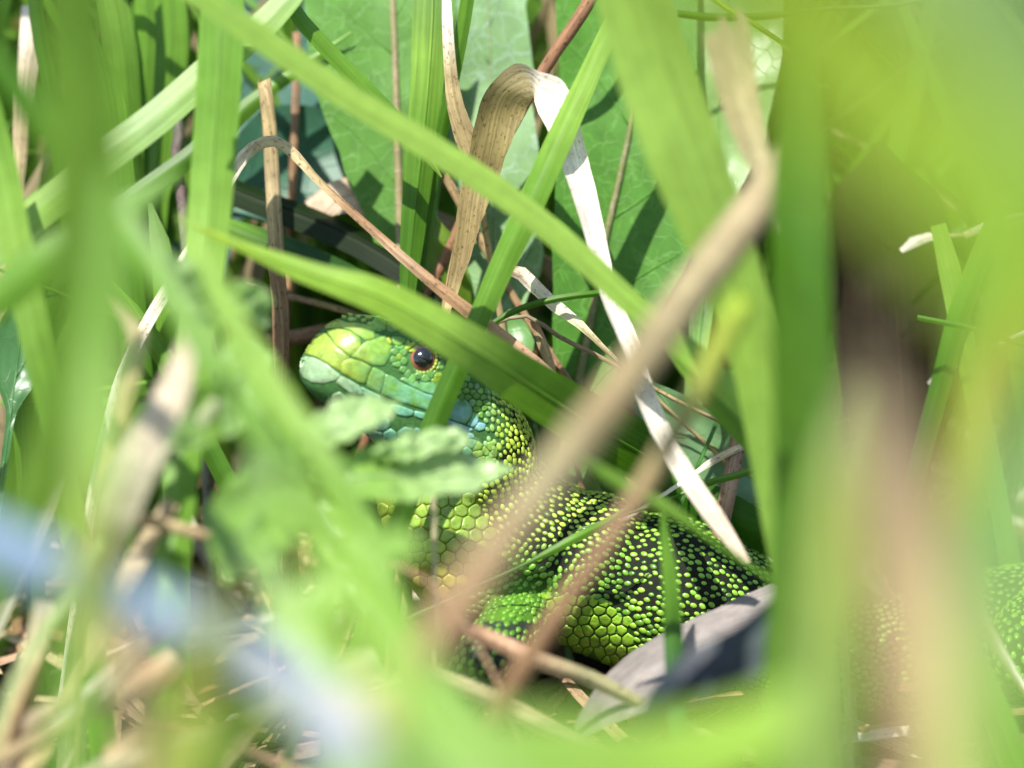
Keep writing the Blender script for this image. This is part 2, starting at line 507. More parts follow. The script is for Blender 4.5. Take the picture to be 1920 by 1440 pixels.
def leaf(label, pts, wl, wr, col, mat=None, name='broad_leaf', cat='leaf', group=None, ground=None, spread=(0, 0), roll=(0,), n=44, seg=17,
         tooth=0.0, tfreq=.35, crinkle=0.0, cfreq=.35, cup=0.15, veins=6, ribcol=None, ribw=.35, parent=None, veinw=.09, veinang=.9):
    """broad leaf: midrib pts, left and right half widths in px at each pt"""
    SEED[0] += 1; sd = SEED[0]
    mat = mat or M_BROAD
    pl = [P(*p) for p in pts]
    wl = [PW(a, p[2]) for a, p in zip(wl, pts)]; wr = [PW(a, p[2]) for a, p in zip(wr, pts)]
    m0 = len(pl)
    if ground == 'end':
        pl = to_ground(pl, spread, True); wl += [wl[-1] * .5, .6][:len(pl) - m0] + [.6] * max(0, len(pl) - m0 - 2); wr += [wr[-1] * .5, .6][:len(pl) - m0] + [.6] * max(0, len(pl) - m0 - 2)
    elif ground == 'start':
        k = len(pl) - m0
        pl = to_ground(pl, spread, False); k = len(pl) - m0
        wl = [.6] * (k - 1) + [wl[0] * .5] + wl; wr = [.6] * (k - 1) + [wr[0] * .5] + wr
    acc = [0.0]
    for i in range(len(pl) - 1): acc.append(acc[-1] + (pl[i + 1] - pl[i]).length)
    Ln = acc[-1]; tt = [a / Ln for a in acc]
    cl = catmull(pl, n)
    V = []; U = []; prevW = None; a2 = 0; fr = []
    for i, p in enumerate(cl):
        t = i / (n - 1)
        T = (cl[min(i + 1, n - 1)] - cl[max(i - 1, 0)]).normalized()
        if i: a2 += (p - cl[i - 1]).length
        W = T.cross(toward(p)).normalized()
        if prevW is not None:
            if W.dot(prevW) < 0: W = -W
            W = (W + prevW * 2); W = (W - T * W.dot(T)).normalized()
        prevW = W.copy()
        N = W.cross(T).normalized()
        r = R_(lerpl(list(roll), t))
        Wr = W * math.cos(r) + N * math.sin(r); Nr = N * math.cos(r) - W * math.sin(r)
        hl, hr = interp(tt, wl, t), interp(tt, wr, t)
        if tooth:
            f = a2 * tfreq; sw = (f % 1.0); hl *= 1 - tooth * sw; f = a2 * tfreq + .4; hr *= 1 - tooth * (f % 1.0)
        fr.append((p, Wr, Nr, hl, hr, T))
        for j in range(seg):
            q = -1 + 2 * j / (seg - 1)
            hw = hl if q < 0 else hr
            off = cup * hw * (q * q - .3)
            if crinkle:
                off += crinkle * noise.noise(Vector((a2 * cfreq, q * hw * cfreq, sd * 3.1))) + crinkle * .5 * noise.noise(Vector((a2 * cfreq * 2.3, q * hw * cfreq * 2.3, sd * 1.7)))
            V.append(p + Wr * (q * hw) + Nr * off); U.append((q * hw + 13 * sd % 91, a2))
    F = []
    for i in range(n - 1):
        for j in range(seg - 1):
            a = i * seg + j; F.append((a, a + 1, a + seg + 1, a + seg))
    C = []
    for i in range(n):
        c = lerpl(list(col), i / (n - 1))
        C += [c] * seg
    root = cl[-1] if ground == 'end' else (cl[0] if ground == 'start' else min(cl, key=lambda p: p.z))
    root = root.copy()
    if parent is None:
        e = empty(name, root); tag(e, label, cat, group)
        lam = mesh('lamina', V, F, mat, e, C, U, origin=root); par = e
    else:
        e = mesh('leaf', V, F, mat, parent, C, U, origin=root); par = e
    rc = ribcol or tuple(min(1, x * 1.5) for x in col[0])
    if ribw:
        mcl = [V[i * seg + seg // 2] + toward(cl[i]) * (ribw * .3) for i in range(n)]
        mv, mf, mu = tube_geo(mcl, lambda t: ribw * (1.0 - .75 * (t if ground != 'end' else 1 - t)), 8, .8)
        mesh('midrib', mv, mf, mat, par, rc, mu, origin=root)
    for q in range(veins):
        for s in (-1, 1):
            i0 = int((q + .6 + .25 * (s > 0)) / (veins + .5) * (n - 1))
            base = i0; vc = []
            dirn = 1 if ground != 'end' else -1
            for m in range(7):
                f = m / 6
                ii = i0 + dirn * f * n * .10 * veinang
                if ii > n - 1 or ii < 0: break
                ia = int(ii); jj = (seg - 1) / 2 * (1 + s * f * .86)
                ja = min(int(jj), seg - 2); fj = jj - ja; fi = ii - ia; ib = min(ia + 1, n - 1)
                p = (V[ia * seg + ja] * (1 - fj) + V[ia * seg + ja + 1] * fj) * (1 - fi) + (V[ib * seg + ja] * (1 - fj) + V[ib * seg + ja + 1] * fj) * fi
                vc.append(p + toward(p) * .03)
            if len(vc) > 3 and (vc[-1] - vc[0]).length > 1.5:
                vv, vf, vu = tube_geo(vc, lambda t: veinw * (1 - .6 * t) + .03, 5, .8)
                mesh('vein', vv, vf, mat, par, tuple(min(1, x * 1.3) for x in lerpl(list(col), q / max(1, veins - 1))), vu, origin=root)
    return e

# ------------------------------------------------------------------ the lizard
CX, CV, CD = RGT, UPV, -FWD
def camvec(x, v, d): return CX * x + CV * v + CD * d

HB = camvec(0.80, -0.345, -0.40).normalized()          # snout -> nape
HC = (CD - HB * CD.dot(HB)).normalized()
HN = HC.cross(HB); HN = HN if HN.dot(CV) > 0 else -HN
_r = R_(14)
HN, HC = (HN * math.cos(_r) + HC * math.sin(_r)), (HC * math.cos(_r) - HN * math.sin(_r))
HTIP = P(572, 672, 5.0)

S_ = [0, .35, .9, 1.8, 3.2, 5.5, 8.5, 12, 16, 20, 24, 27.5, 29.5]
HU = [.5, 2.3, 4.0, 5.5, 6.7, 7.5, 8.2, 9.0, 9.2, 8.8, 7.9, 6.4, 4.3]
HL = [.5, 1.7, 2.6, 3.1, 3.4, 3.9, 4.3, 4.8, 5.6, 6.6, 7.2, 6.4, 4.0]
HW = [.5, 2.0, 3.1, 3.9, 4.5, 5.0, 5.4, 6.2, 7.0, 7.5, 7.6, 6.6, 4.4]

def head_geo():
    V = []; F = []; k = 32; ns = 46
    for i in range(ns):
        s = S_[-1] * (i / (ns - 1)) ** 1.35
        u, l, ww = interp(S_, HU, s), interp(S_, HL, s), interp(S_, HW, s)
        c = HTIP + HB * s - HN * (0.0045 * s * s)
        for j in range(k):
            a = 2 * math.pi * j / k
            ca, sa = math.cos(a), math.sin(a)
            x = math.copysign(abs(ca) ** .82, ca) * ww
            y = math.copysign(abs(sa) ** .86, sa) * (u if sa > 0 else l)
            V.append(c + HC * x + HN * y)
    for i in range(ns - 1):
        for j in range(k):
            a = i * k + j; b = i * k + (j + 1) % k
            F.append((a, b, b + k, a + k))
    F.append(tuple(range(k))[::-1]); F.append(tuple(range((ns - 1) * k, ns * k)))
    return V, F

def body_tube(pts, k=28, n=60, squash=1.0):
    """pts [(px,py,d,r_px)], closed round-ended tube; returns geometry plus a sampler"""
    cl0 = [P(p[0], p[1], p[2]) for p in pts]
    acc = [0.0]
    for i in range(len(cl0) - 1): acc.append(acc[-1] + (cl0[i + 1] - cl0[i]).length)
    L = acc[-1]; tt = [a / L for a in acc]; rr = [p[3] / KPX for p in pts]
    cl = catmull(cl0, n)
    V = []; F = []; frames = []
    for i, c in enumerate(cl):
        t = i / (n - 1)
        T = (cl[min(i + 1, n - 1)] - cl[max(i - 1, 0)]).normalized()
        up = Vector((0, 0, 1)) if abs(T.z) < .9 else Vector((0, -1, 0))
        up = (up - T * up.dot(T)).normalized(); sd = T.cross(up)
        r = interp(tt, rr, t)
        e = min(t, 1 - t) * L
        if e < r: r *= math.sqrt(max(0.02, 1 - (1 - e / r) ** 2))
        frames.append((c, T, up, sd, r))
        for j in range(k):
            a = 2 * math.pi * j / k
            V.append(c + up * (math.cos(a) * r * squash) + sd * (math.sin(a) * r))
    for i in range(n - 1):
        for j in range(k):
            a = i * k + j; b = i * k + (j + 1) % k
            F.append((a, b, b + k, a + k))
    F.append(tuple(range(k))[::-1]); F.append(tuple(range((n - 1) * k, n * k)))
    return V, F, frames, L

NECK = [(800, 740, -6, 90), (855, 800, -7, 96), (895, 880, -8, 104), (945, 960, -8, 120), (1030, 1040, -8, 142), (1120, 1085, -9, 150)]
TRUNK = [(960, 1000, -8, 115), (1030, 1035, -8, 138), (1090, 1062, -8, 152), (1170, 1102, -9, 150), (1250, 1118, -8, 158), (1340, 1158, -9, 152),
         (1440, 1210, -12, 140), (1560, 1245, -16, 130), (1720, 1225, -18, 120), (1880, 1172, -14, 112), (2020, 1150, -14, 100), (2200, 1190, -14, 70),
         (2500, 1240, -20, 45), (2900, 1290, -40, 20), (3200, 1310, -60, 8)]
CHEST = [(770, 800, -5, 88), (800, 920, -4, 98), (835, 1010, -4, 105), (900, 1080, -5, 110), (1000, 1110, -7, 115)]
ARM = [(1005, 1125, -5, 56), (955, 1180, 2, 56), (905, 1235, 7, 52), (872, 1300, 4, 44), (840, 1345, 2, 34)]
THIGH = [(1990, 1150, -8, 80), (1925, 1185, -2, 62), (1905, 1230, 2, 52), (1970, 1300, -2, 40), (1940, 1350, -4, 28)]
TOES = [[(850, 1330, 2, 26), (800 + 0, 1350, 5, 15), (745, 1372, 6, 8)], [(846, 1335, 2, 26), (815, 1368, 6, 14), (775, 1400, 8, 8)],
        [(848, 1335, 2, 26), (838, 1385, 6, 14), (822, 1422, 8, 8)], [(850, 1330, 2, 26), (870, 1375, 6, 14), (885, 1412, 7, 8)],
        [(852, 1325, 2, 24), (895, 1345, 4, 13), (925, 1362, 4, 8)]]

def build_body():
    V, F = head_geo()
    fr = {}
    for nm, pp, sq in (('neck', NECK, 1), ('trunk', TRUNK, .98), ('chest', CHEST, 1), ('arm', ARM, 1), ('thigh', THIGH, 1)):
        v, f, fm, L = body_tube(pp, 28, 160 if nm == 'trunk' else 50, sq)
        o = len(V); V += v; F += [tuple(i + o for i in q) for q in f]; fr[nm] = (fm, L)
    for tp in TOES:
        v, f, fm, L = body_tube(tp, 10, 16)
        o = len(V); V += v; F += [tuple(i + o for i in q) for q in f]
    me = bpy.data.meshes.new('raw'); me.from_pydata([v[:] for v in V], [], F); me.update()
    ob = bpy.data.objects.new('raw', me); COL.objects.link(ob)
    m = ob.modifiers.new('r', 'REMESH'); m.mode = 'VOXEL'; m.voxel_size = 0.42
    m2 = ob.modifiers.new('s', 'SMOOTH'); m2.factor = .5; m2.iterations = 5
    dg = bpy.context.evaluated_depsgraph_get()
    ev = ob.evaluated_get(dg); mm = ev.to_mesh()
    RV = [Vector(v.co) for v in mm.vertices]; RF = [tuple(p.vertices) for p in mm.polygons]
    ev.to_mesh_clear()
    bpy.data.objects.remove(ob); bpy.data.meshes.remove(me)
    return RV, RF, fr

LV, LF, LFR = build_body()
BVH = BVHTree.FromPolygons([v[:] for v in LV], LF)
head_frame_s = lambda p: (p - HTIP).dot(HB)

def cast(px, py):
    d = (P(px, py, 0) - CAMP).normalized()
    loc, nrm, idx, dist = BVH.ray_cast(CAMP, d)
    return (loc, nrm) if loc is not None else (None, None)

def skin_col(p):
    x, y, d = pix(p)
    s = (p - HTIP).dot(HB)
    nn = noise.noise(p * .35)
    if s < 23 and (p - HTIP - HB * s).length < 13 and y < 900:
        c = Vector((0.040, 0.110, 0.030))
    else:
        black = Vector((0.008, 0.010, 0.006)); grn = Vector((0.05, 0.13, 0.012)); yel = Vector((0.13, 0.16, 0.015))
        lim = interp([700, 850, 950, 1100, 1250, 1420, 2000], [800, 880, 1010, 1110, 1190, 1260, 1260], x)
        f = min(1, max(0, (y - lim + 25 * nn) / 90))
        c = black.lerp(grn, f)
        if x < 950: c = c.lerp(yel, min(1, max(0, (950 - x) / 120)) * min(1, max(0, (y - 860) / 60)))
        if 830 < x < 1000 and y > 1165: c = Vector((0.02, 0.03, 0.02))
    return tuple(c)

LROOT = P(1100, 1200, -8); LROOT.z = 0
liz = empty('green_lizard', LROOT)
tag(liz, 'bright green lizard with blue-tinged cheek and black body beaded with lime scales', 'lizard')
body = mesh('body', LV, LF, M_SKIN, liz, [skin_col(v) for v in LV], None, origin=LROOT)

def poly_area(c): return .5 * sum(c[i - 1][0] * c[i][1] - c[i][0] * c[i - 1][1] for i in range(len(c)))

def plate(poly, colf, h=.10, name='head_plate', round_=.16, parent=None, shrink=1.055, mat=None, dens=4.0):
    """a domed horny plate laid on the lizard's skin inside the outline poly (photograph pixels)"""
    m = len(poly)
    ring = []
    for i in range(m):
        a = Vector(poly[i]); b = Vector(poly[(i + 1) % m])
        k = max(1, int((b - a).length / dens))
        for q in range(k): ring.append(a.lerp(b, q / k))
    for _ in range(2 if len(ring) > 14 else 1):
        ring = [ring[i] * (1 - round_) + (ring[i - 1] + ring[(i + 1) % len(ring)]) * (.5 * round_) for i in range(len(ring))]
    cen = sum(ring, Vector((0, 0))) / len(ring)
    V = []; C = []; F = []
    k = len(ring)
    for f, hh in ((1.0, -.10), (.985, h * .5), (.93, h * .9), (.66, h), (.33, h * 1.05)):
        for r in ring:
            q = cen + (r - cen) * (f * shrink)
            l, n = cast(q.x, q.y); tries = 0
            while l is None and tries < 12:
                q = q + (cen - q) * .1; l, n = cast(q.x, q.y); tries += 1
            if l is None: return None
            V.append(l + n * hh); C.append(colf(q.x, q.y, l))
    l, n = cast(cen.x, cen.y)
    if l is None: return None
    V.append(l + n * h * 1.05); C.append(colf(cen.x, cen.y, l))
    for L_ in range(4):
        for i in range(k):
            a = L_ * k + i; b = L_ * k + (i + 1) % k
            F.append((a, b, b + k, a + k))
    for i in range(k): F.append((4 * k + i, 4 * k + (i + 1) % k, 5 * k))
    if poly_area(poly) < 0: pass
    # drop plates stretched over a silhouette
    sp = max((V[i] - V[i - 1]).length for i in range(1, k))
    if sp > 4.5: return None
    org = V[-1].copy()
    return mesh(name, V, F, mat or M_PLATE, parent or liz, C, None, origin=org) if parent is None else mesh(name, V, F, mat or M_PLATE, parent, C, None, origin=org)

def inside(p, poly):
    c = False; x, y = p; j = len(poly) - 1
    for i in range(len(poly)):
        xi, yi = poly[i]; xj, yj = poly[j]
        if (yi > y) != (yj > y) and x < (xj - xi) * (y - yi) / (yj - yi) + xi: c = not c
        j = i
    return c

def voronoi_plates(region, step, colf, h=.1, name='scale', jit=.33, excl=None, shrink=1.0, stretch=(1, 1), rg=None, dens=5.0, limit=999):
    xs = [p[0] for p in region]; ys = [p[1] for p in region]
    rg = rg or random.Random(3)
    sx, sy = step * stretch[0], step * stretch[1] * .87
    seeds = []
    r = 0
    y = min(ys) - 2 * sy
    while y < max(ys) + 2 * sy:
        x = min(xs) - 2 * sx + (sx / 2 if r % 2 else 0)
        while x < max(xs) + 2 * sx:
            seeds.append((x + rg.uniform(-jit, jit) * sx, y + rg.uniform(-jit, jit) * sy)); x += sx
        y += sy; r += 1
    made = 0
    for s in seeds:
        if not inside(s, region): continue
        if excl and any((s[0] - e[0]) ** 2 + (s[1] - e[1]) ** 2 < e[2] ** 2 for e in excl): continue
        cell = [(s[0] - 2 * sx, s[1] - 2 * sy), (s[0] + 2 * sx, s[1] - 2 * sy), (s[0] + 2 * sx, s[1] + 2 * sy), (s[0] - 2 * sx, s[1] + 2 * sy)]
        for q in seeds:
            if q is s or abs(q[0] - s[0]) > 3 * sx or abs(q[1] - s[1]) > 3 * sy: continue
            mx, my = (q[0] + s[0]) / 2, (q[1] + s[1]) / 2; nx, ny = q[0] - s[0], q[1] - s[1]
            out = []
            for i in range(len(cell)):
                a, b = cell[i - 1], cell[i]
                da = (a[0] - mx) * nx + (a[1] - my) * ny; db = (b[0] - mx) * nx + (b[1] - my) * ny
                if da <= 0: out.append(a)
                if (da < 0 < db) or (db < 0 < da):
                    f = da / (da - db); out.append((a[0] + (b[0] - a[0]) * f, a[1] + (b[1] - a[1]) * f))
                if False: pass
            cell = out
            if len(cell) < 3: break
        if len(cell) < 3: continue
        base = colf(s[0], s[1], None); k = rg.uniform(.75, 1.25)
        cf = lambda x, y, l, b=base, k=k: tuple(c * k for c in b)
        if plate(cell, cf, h, name, .18, None, shrink, M_PLATE, dens): made += 1
        if made >= limit: break

# --- colours of the head: lime snout, green lores, turquoise to blue cheeks
def head_col(x, y, l):
    n1 = noise.noise(Vector((x * .03, y * .05, 1.0))); n2 = noise.noise(Vector((x * .06, y * .06, 7.0)))
    lime = Vector((0.200, 0.275, 0.040)); green = Vector((0.095, 0.235, 0.035)); teal = Vector((0.125, 0.310, 0.190)); blue = Vector((0.170, 0.360, 0.430))
    a = min(1, max(0, (x - 640) / 110 + n1 * .5)); c = lime.lerp(green, a)
    line = 672 + (x - 565) * .42                        # lip line
    b = min(1, max(0, (x - 660) / 120)) * min(1, max(0, (y - line + 85) / 60)) * min(1, max(0, .7 + n2 * 1.3))
    c = c.lerp(teal, b)
    e = min(1, max(0, (x - 800) / 70)) * min(1, max(0, (y - line + 60) / 40)) * min(1, max(0, .6 + n1 * 1.4))
    return tuple(c.lerp(blue, e))
def jaw_col(x, y, l):
    n2 = noise.noise(Vector((x * .05, y * .05, 3.0)))
    pale = Vector((0.200, 0.300, 0.160)); teal = Vector((0.125, 0.310, 0.200)); blue = Vector((0.180, 0.350, 0.400))
    c = pale.lerp(teal, min(1, max(0, (x - 640) / 90)))
    return tuple(c.lerp(blue, min(1, max(0, (x - 790) / 80 + n2 * .6))))

A6 = lambda *q: [(540 + x / 6, 540 + y / 6) for x, y in q]
A7 = lambda *q: [(740 + x / 6, 600 + y / 6) for x, y in q]
plate(A6((205, 640), (280, 545), (415, 505), (480, 580), (540, 660), (690, 778), (580, 850), (590, 935), (470, 862), (350, 786), (240, 748), (185, 735)), head_col, .12)
plate(A6((435, 480), (560, 462), (700, 490), (800, 560), (815, 650), (790, 705), (700, 765), (550, 650)), head_col, .12)
plate(A6((400, 440), (470, 390), (560, 352), (660, 395), (770, 400), (880, 420), (960, 440), (970, 560), (870, 590), (810, 545), (700, 470), (560, 440), (430, 465)), head_col, .12)
plate(A6((820, 660), (880, 605), (980, 580), (1090, 540), (1165, 650), (1150, 760), (1075, 870), (955, 865), (820, 800), (715, 772)), head_col, .12)
plate(A6((600, 840), (700, 795), (830, 830), (935, 890), (905, 970), (865, 1080), (780, 1050), (680, 990), (600, 945)), head_col, .12)
plate(A6((960, 895), (1040, 930), (1095, 965), (1075, 1080), (1040, 1180), (960, 1150), (885, 1095), (910, 990)), head_col, .12)
plate(A6((1110, 975), (1200, 1010), (1290, 1075), (1420, 1130), (1560, 1195), (1700, 1225), (1790, 1240), (1770, 1420), (1600, 1380), (1420, 1325), (1240, 1270), (1060, 1190), (1085, 1090)), head_col, .12)
plate(A6((1265, 1030), (1310, 1005), (1400, 1045), (1540, 1068), (1720, 1035), (1830, 1060), (1800, 1230), (1700, 1215), (1560, 1180), (1420, 1118)), head_col, .12)
plate(A7((430, 720), (600, 700), (700, 760), (660, 870), (560, 880), (430, 850)), head_col, .12)
plate(A7((590, 905), (660, 885), (780, 890), (850, 960), (870, 1020), (850, 1100), (790, 1165), (690, 1130), (560, 1085)), head_col, .12)
plate(A7((880, 1030), (940, 1060), (935, 1170), (880, 1210), (815, 1175), (860, 1110)), head_col, .12)
plate(A7((950, 1150), (1020, 1170), (1010, 1230), (940, 1250), (895, 1220)), head_col, .12)
plate(A7((400, 880), (560, 895), (560, 1080), (400, 1040)), head_col, .12)
# brow plates over the eye
plate(A6((1150, 560), (1260, 560), (1330, 610), (1250, 660), (1190, 640)), head_col, .25, 'brow_plate')
plate(A6((1300, 680), (1400, 615), (1440, 640), (1340, 705)), lambda x, y, l: (.24, .33, .03), .3, 'brow_plate')
plate(A6((1345, 715), (1450, 650), (1500, 665), (1400, 735)), lambda x, y, l: (.24, .33, .03), .3, 'brow_plate')
plate(A6((1100, 570), (1130, 560), (1165, 630), (1135, 640)), lambda x, y, l: (.26, .34, .03), .25, 'brow_plate')
# flakes on the crown
for cx, cy, a, b in ((575, 262, 50, 16), (625, 330, 40, 16), (720, 358, 60, 20), (905, 338, 52, 16), (935, 410, 60, 18), (850, 372, 36, 18), (640, 285, 40, 14), (700, 310, 36, 14), (790, 330, 34, 16)):
    plate(A6((cx - a, cy - b * .3), (cx - a * .3, cy - b), (cx + a, cy - b * .2), (cx + a * .8, cy + b * .8), (cx - a * .4, cy + b)), lambda x, y, l: (.21, .31, .05), .22, 'crown_scale', shrink=1.0)
# lower jaw
plate(A6((140, 800), (200, 775), (300, 790), (420, 850), (520, 930), (590, 985), (520, 1040), (380, 1070), (260, 1055), (170, 1000), (125, 900)), jaw_col, .12, 'jaw_plate')
plate(A6((600, 990), (700, 1040), (800, 1100), (850, 1200), (700, 1180), (540, 1060)), jaw_col, .12, 'jaw_plate')
plate(A6((820, 1110), (940, 1165), (1040, 1210), (1060, 1300), (900, 1270), (860, 1200)), jaw_col, .12, 'jaw_plate')
plate(A7((-60, 945), (30, 955), (120, 985), (210, 1020), (205, 1070), (120, 1085), (20, 1060)), jaw_col, .12, 'jaw_plate')
plate(A7((225, 1020), (330, 1045), (400, 1055), (400, 1110), (300, 1110), (220, 1080)), jaw_col, .12, 'jaw_plate')
plate(A7((410, 1060), (560, 1110), (640, 1140), (620, 1190), (500, 1180), (410, 1120)), jaw_col, .12, 'jaw_plate')
plate(A7((560, 1115), (690, 1150), (790, 1190), (880, 1230), (820, 1270), (700, 1220), (640, 1190)), jaw_col, .12, 'jaw_plate')
plate(A7((650, 1210), (780, 1250), (880, 1280), (900, 1330), (760, 1310), (640, 1260)), jaw_col, .12, 'jaw_plate')
# small scales: round the eye, temple, throat edge
EYE = (792, 672)
voronoi_plates(A6((1180, 680), (1330, 600), (1560, 640), (1760, 800), (1800, 920), (1740, 1010), (1540, 1050), (1400, 1030), (1300, 985), (1190, 850)), 13,
               lambda x, y, l: (.085, .215, .05) if noise.noise(Vector((x * .1, y * .1, 2))) > -.1 else (.14, .24, .02), .13, 'eye_ring_scale', excl=[(EYE[0], EYE[1], 31)], stretch=(1.5, .8))
voronoi_plates(A7((740, 600), (800, 650), (960, 730), (1050, 800), (1030, 900), (1030, 1010), (960, 1150), (900, 1020), (850, 940), (700, 850), (680, 780)), 13,
               lambda x, y, l: (.10, .24, .035) if noise.noise(Vector((x * .09, y * .09, 4))) > -.15 else (.12, .22, .09), .16, 'temple_scale', shrink=.95)
voronoi_plates(A7((560, 1230), (760, 1300), (930, 1350), (1100, 1400), (1150, 1600), (1000, 1600), (700, 1480), (560, 1380)), 17, lambda x, y, l: (.11, .27, .14) if x < 890 else (.16, .27, .05), .16, 'throat_scale')
TH = [(690, 940), (900, 915), (905, 960), (930, 1010), (900, 1100), (800, 1118), (740, 1060), (700, 1010)]
voronoi_plates(TH, 25, lambda x, y, l: tuple(Vector((.15, .24, .03)).lerp(Vector((.24, .23, .02)), min(1, max(0, (y - 960) / 90 - (x - 760) / 160)))), .14, 'throat_scale', jit=.2, shrink=.94)
BELLY = [(1020, 1180), (1020, 1110), (1130, 1125), (1180, 1165), (1200, 1225), (1120, 1290), (1020, 1290)]
voronoi_plates(BELLY, 21, lambda x, y, l: (.17, .31, .022), .14, 'belly_plate', jit=.3, shrink=.95, dens=10)

JAWF = [(600, 725), (700, 775), (800, 815), (850, 825), (870, 900), (760, 930), (680, 880), (620, 790)]
voronoi_plates(JAWF, 26, lambda x, y, l: tuple(c * .8 for c in jaw_col(x, y, l)), .14, 'jaw_scale', jit=.25)
CROWN = [(690, 610), (735, 625), (800, 640), (870, 700), (905, 730), (890, 680), (840, 620), (760, 590), (690, 585)]
voronoi_plates(CROWN, 30, lambda x, y, l: (.10, .22, .03), .16, 'crown_scale', jit=.25, excl=[(EYE[0], EYE[1], 42)])
# --- eye
el, en = cast(*EYE)
eaim = (en * .55 + toward(el) * .45).normalized()
ER = 1.62
ec = el - eaim * 0.72
def cap_geo(c, ax, r, ang, k=28, rings=9, bulge=0.0):
    a = ax.orthogonal().normalized(); b = ax.cross(a)
    V = [c + ax * (r + bulge)]; F = []
    for i in range(1, rings + 1):
        th = ang * i / rings
        for j in range(k):
            ph = 2 * math.pi * j / k
            V.append(c + (ax * math.cos(th) + (a * math.cos(ph) + b * math.sin(ph)) * math.sin(th)) * (r + bulge * math.cos(th / ang * math.pi / 2)))
    for j in range(k): F.append((0, 1 + j, 1 + (j + 1) % k))
    for i in range(rings - 1):
        for j in range(k):
            x = 1 + i * k + j; y = 1 + i * k + (j + 1) % k
            F.append((x, x + k, y + k, y))
    return V, F
v, f = cap_geo(ec, eaim, ER, R_(115))
eye = mesh('eye', v, f, M_IRIS, liz, None, None, origin=ec.copy())
eye['label'] = 'round eye with black pupil and red-brown iris'
v, f = cap_geo(ec, (eaim * .97 + camvec(.05, .02, .2) * .15).normalized(), ER + .015, R_(43), bulge=.05)
mesh('pupil', v, f, M_PUPIL, eye, None, None, origin=ec.copy())
ea = eaim.orthogonal().normalized(); eb = eaim.cross(ea)
# lids: two rings of granules and a fold
for ring_r, ht, sz, cnt in ((1.56, .78, .26, 24), (1.98, .52, .32, 22)):
    for j in range(cnt):
        ph = 2 * math.pi * (j + .5 * (ring_r > 2)) / cnt
        p = ec + (ea * math.cos(ph) + eb * math.sin(ph)) * ring_r + eaim * ht
        up = (p - ec).dot(CV) / ring_r
        colr = (.25, .30, .035) if ring_r < 1.8 and up < .45 else ((.13, .21, .03) if up < 0 else (.05, .12, .03))
        rad = (p - ec - eaim * ht).normalized(); tan = eaim.cross(rad)
        V = []; F = []
        for i in range(4):
            th = i / 4 * math.pi / 2
            for q in range(8):
                ps = 2 * math.pi * q / 8
                V.append(p + tan * (math.cos(ps) * math.cos(th) * sz * .95) + rad * (math.sin(ps) * math.cos(th) * sz * .72) + eaim * (math.sin(th) * sz * .55 - .08))
        V.append(p + eaim * (sz * .55 - .08))
        for i in range(3):
            for q in range(8):
                x = i * 8 + q; y = i * 8 + (q + 1) % 8; F.append((x, y, y + 8, x + 8))
        for q in range(8): F.append((24 + q, 24 + (q + 1) % 8, 32))
        mesh('eyelid_scale', V, F, M_SCALE, liz, colr, None, origin=p.copy())

# --- bead scales of neck, trunk and limbs
def bead_template(col):
    V = []; F = []; k = 8
    for i, (r, z) in enumerate(((1.0, -.25), (.98, .25), (.78, .68), (.40, .93))):
        for j in range(k):
            a = 2 * math.pi * j / k
            x, y = math.cos(a) * r, math.sin(a) * r
            if x > 0: x *= 1.0
            V.append(Vector((x * (1 - .18 * (x > 0)), y * (1 - .22 * max(0, x)), z + .18 * x)))
    V.append(Vector((0, 0, 1)))
    for i in range(3):
        for j in range(k):
            a = i * k + j; b = i * k + (j + 1) % k; F.append((a, b, b + k, a + k))
    for j in range(k): F.append((3 * k + j, 3 * k + (j + 1) % k, 4 * k))
    return V, F
BT, BF = bead_template(None)

def bead_color(x, y, rg):
    yel = Vector((.270, .370, .035)); grn = Vector((.140, .290, .018)); dk = Vector((.045, .115, .012)); teal = Vector((.12, .27, .10))
    f = min(1, max(0, (x - 1060) / 170)); c = yel.lerp(grn, f)
    if x < 1180: c = c.lerp(Vector((.09, .23, .014)), min(1, max(0, (y - 985) / 70)))
    if x < 1000 and y < 900: c = yel.lerp(teal, min(1, max(0, (945 - x) / 35)))
    k = rg.random()
    if y > 1110 and x < 1010: c = c.lerp(Vector((.08, .18, .015)), .7)
    if k < .16 and x > 1000: c = c.lerp(dk, rg.uniform(.4, .9))
    elif k > .997: c = Vector((.26, .20, .03))
    return c * rg.uniform(.82, 1.18)

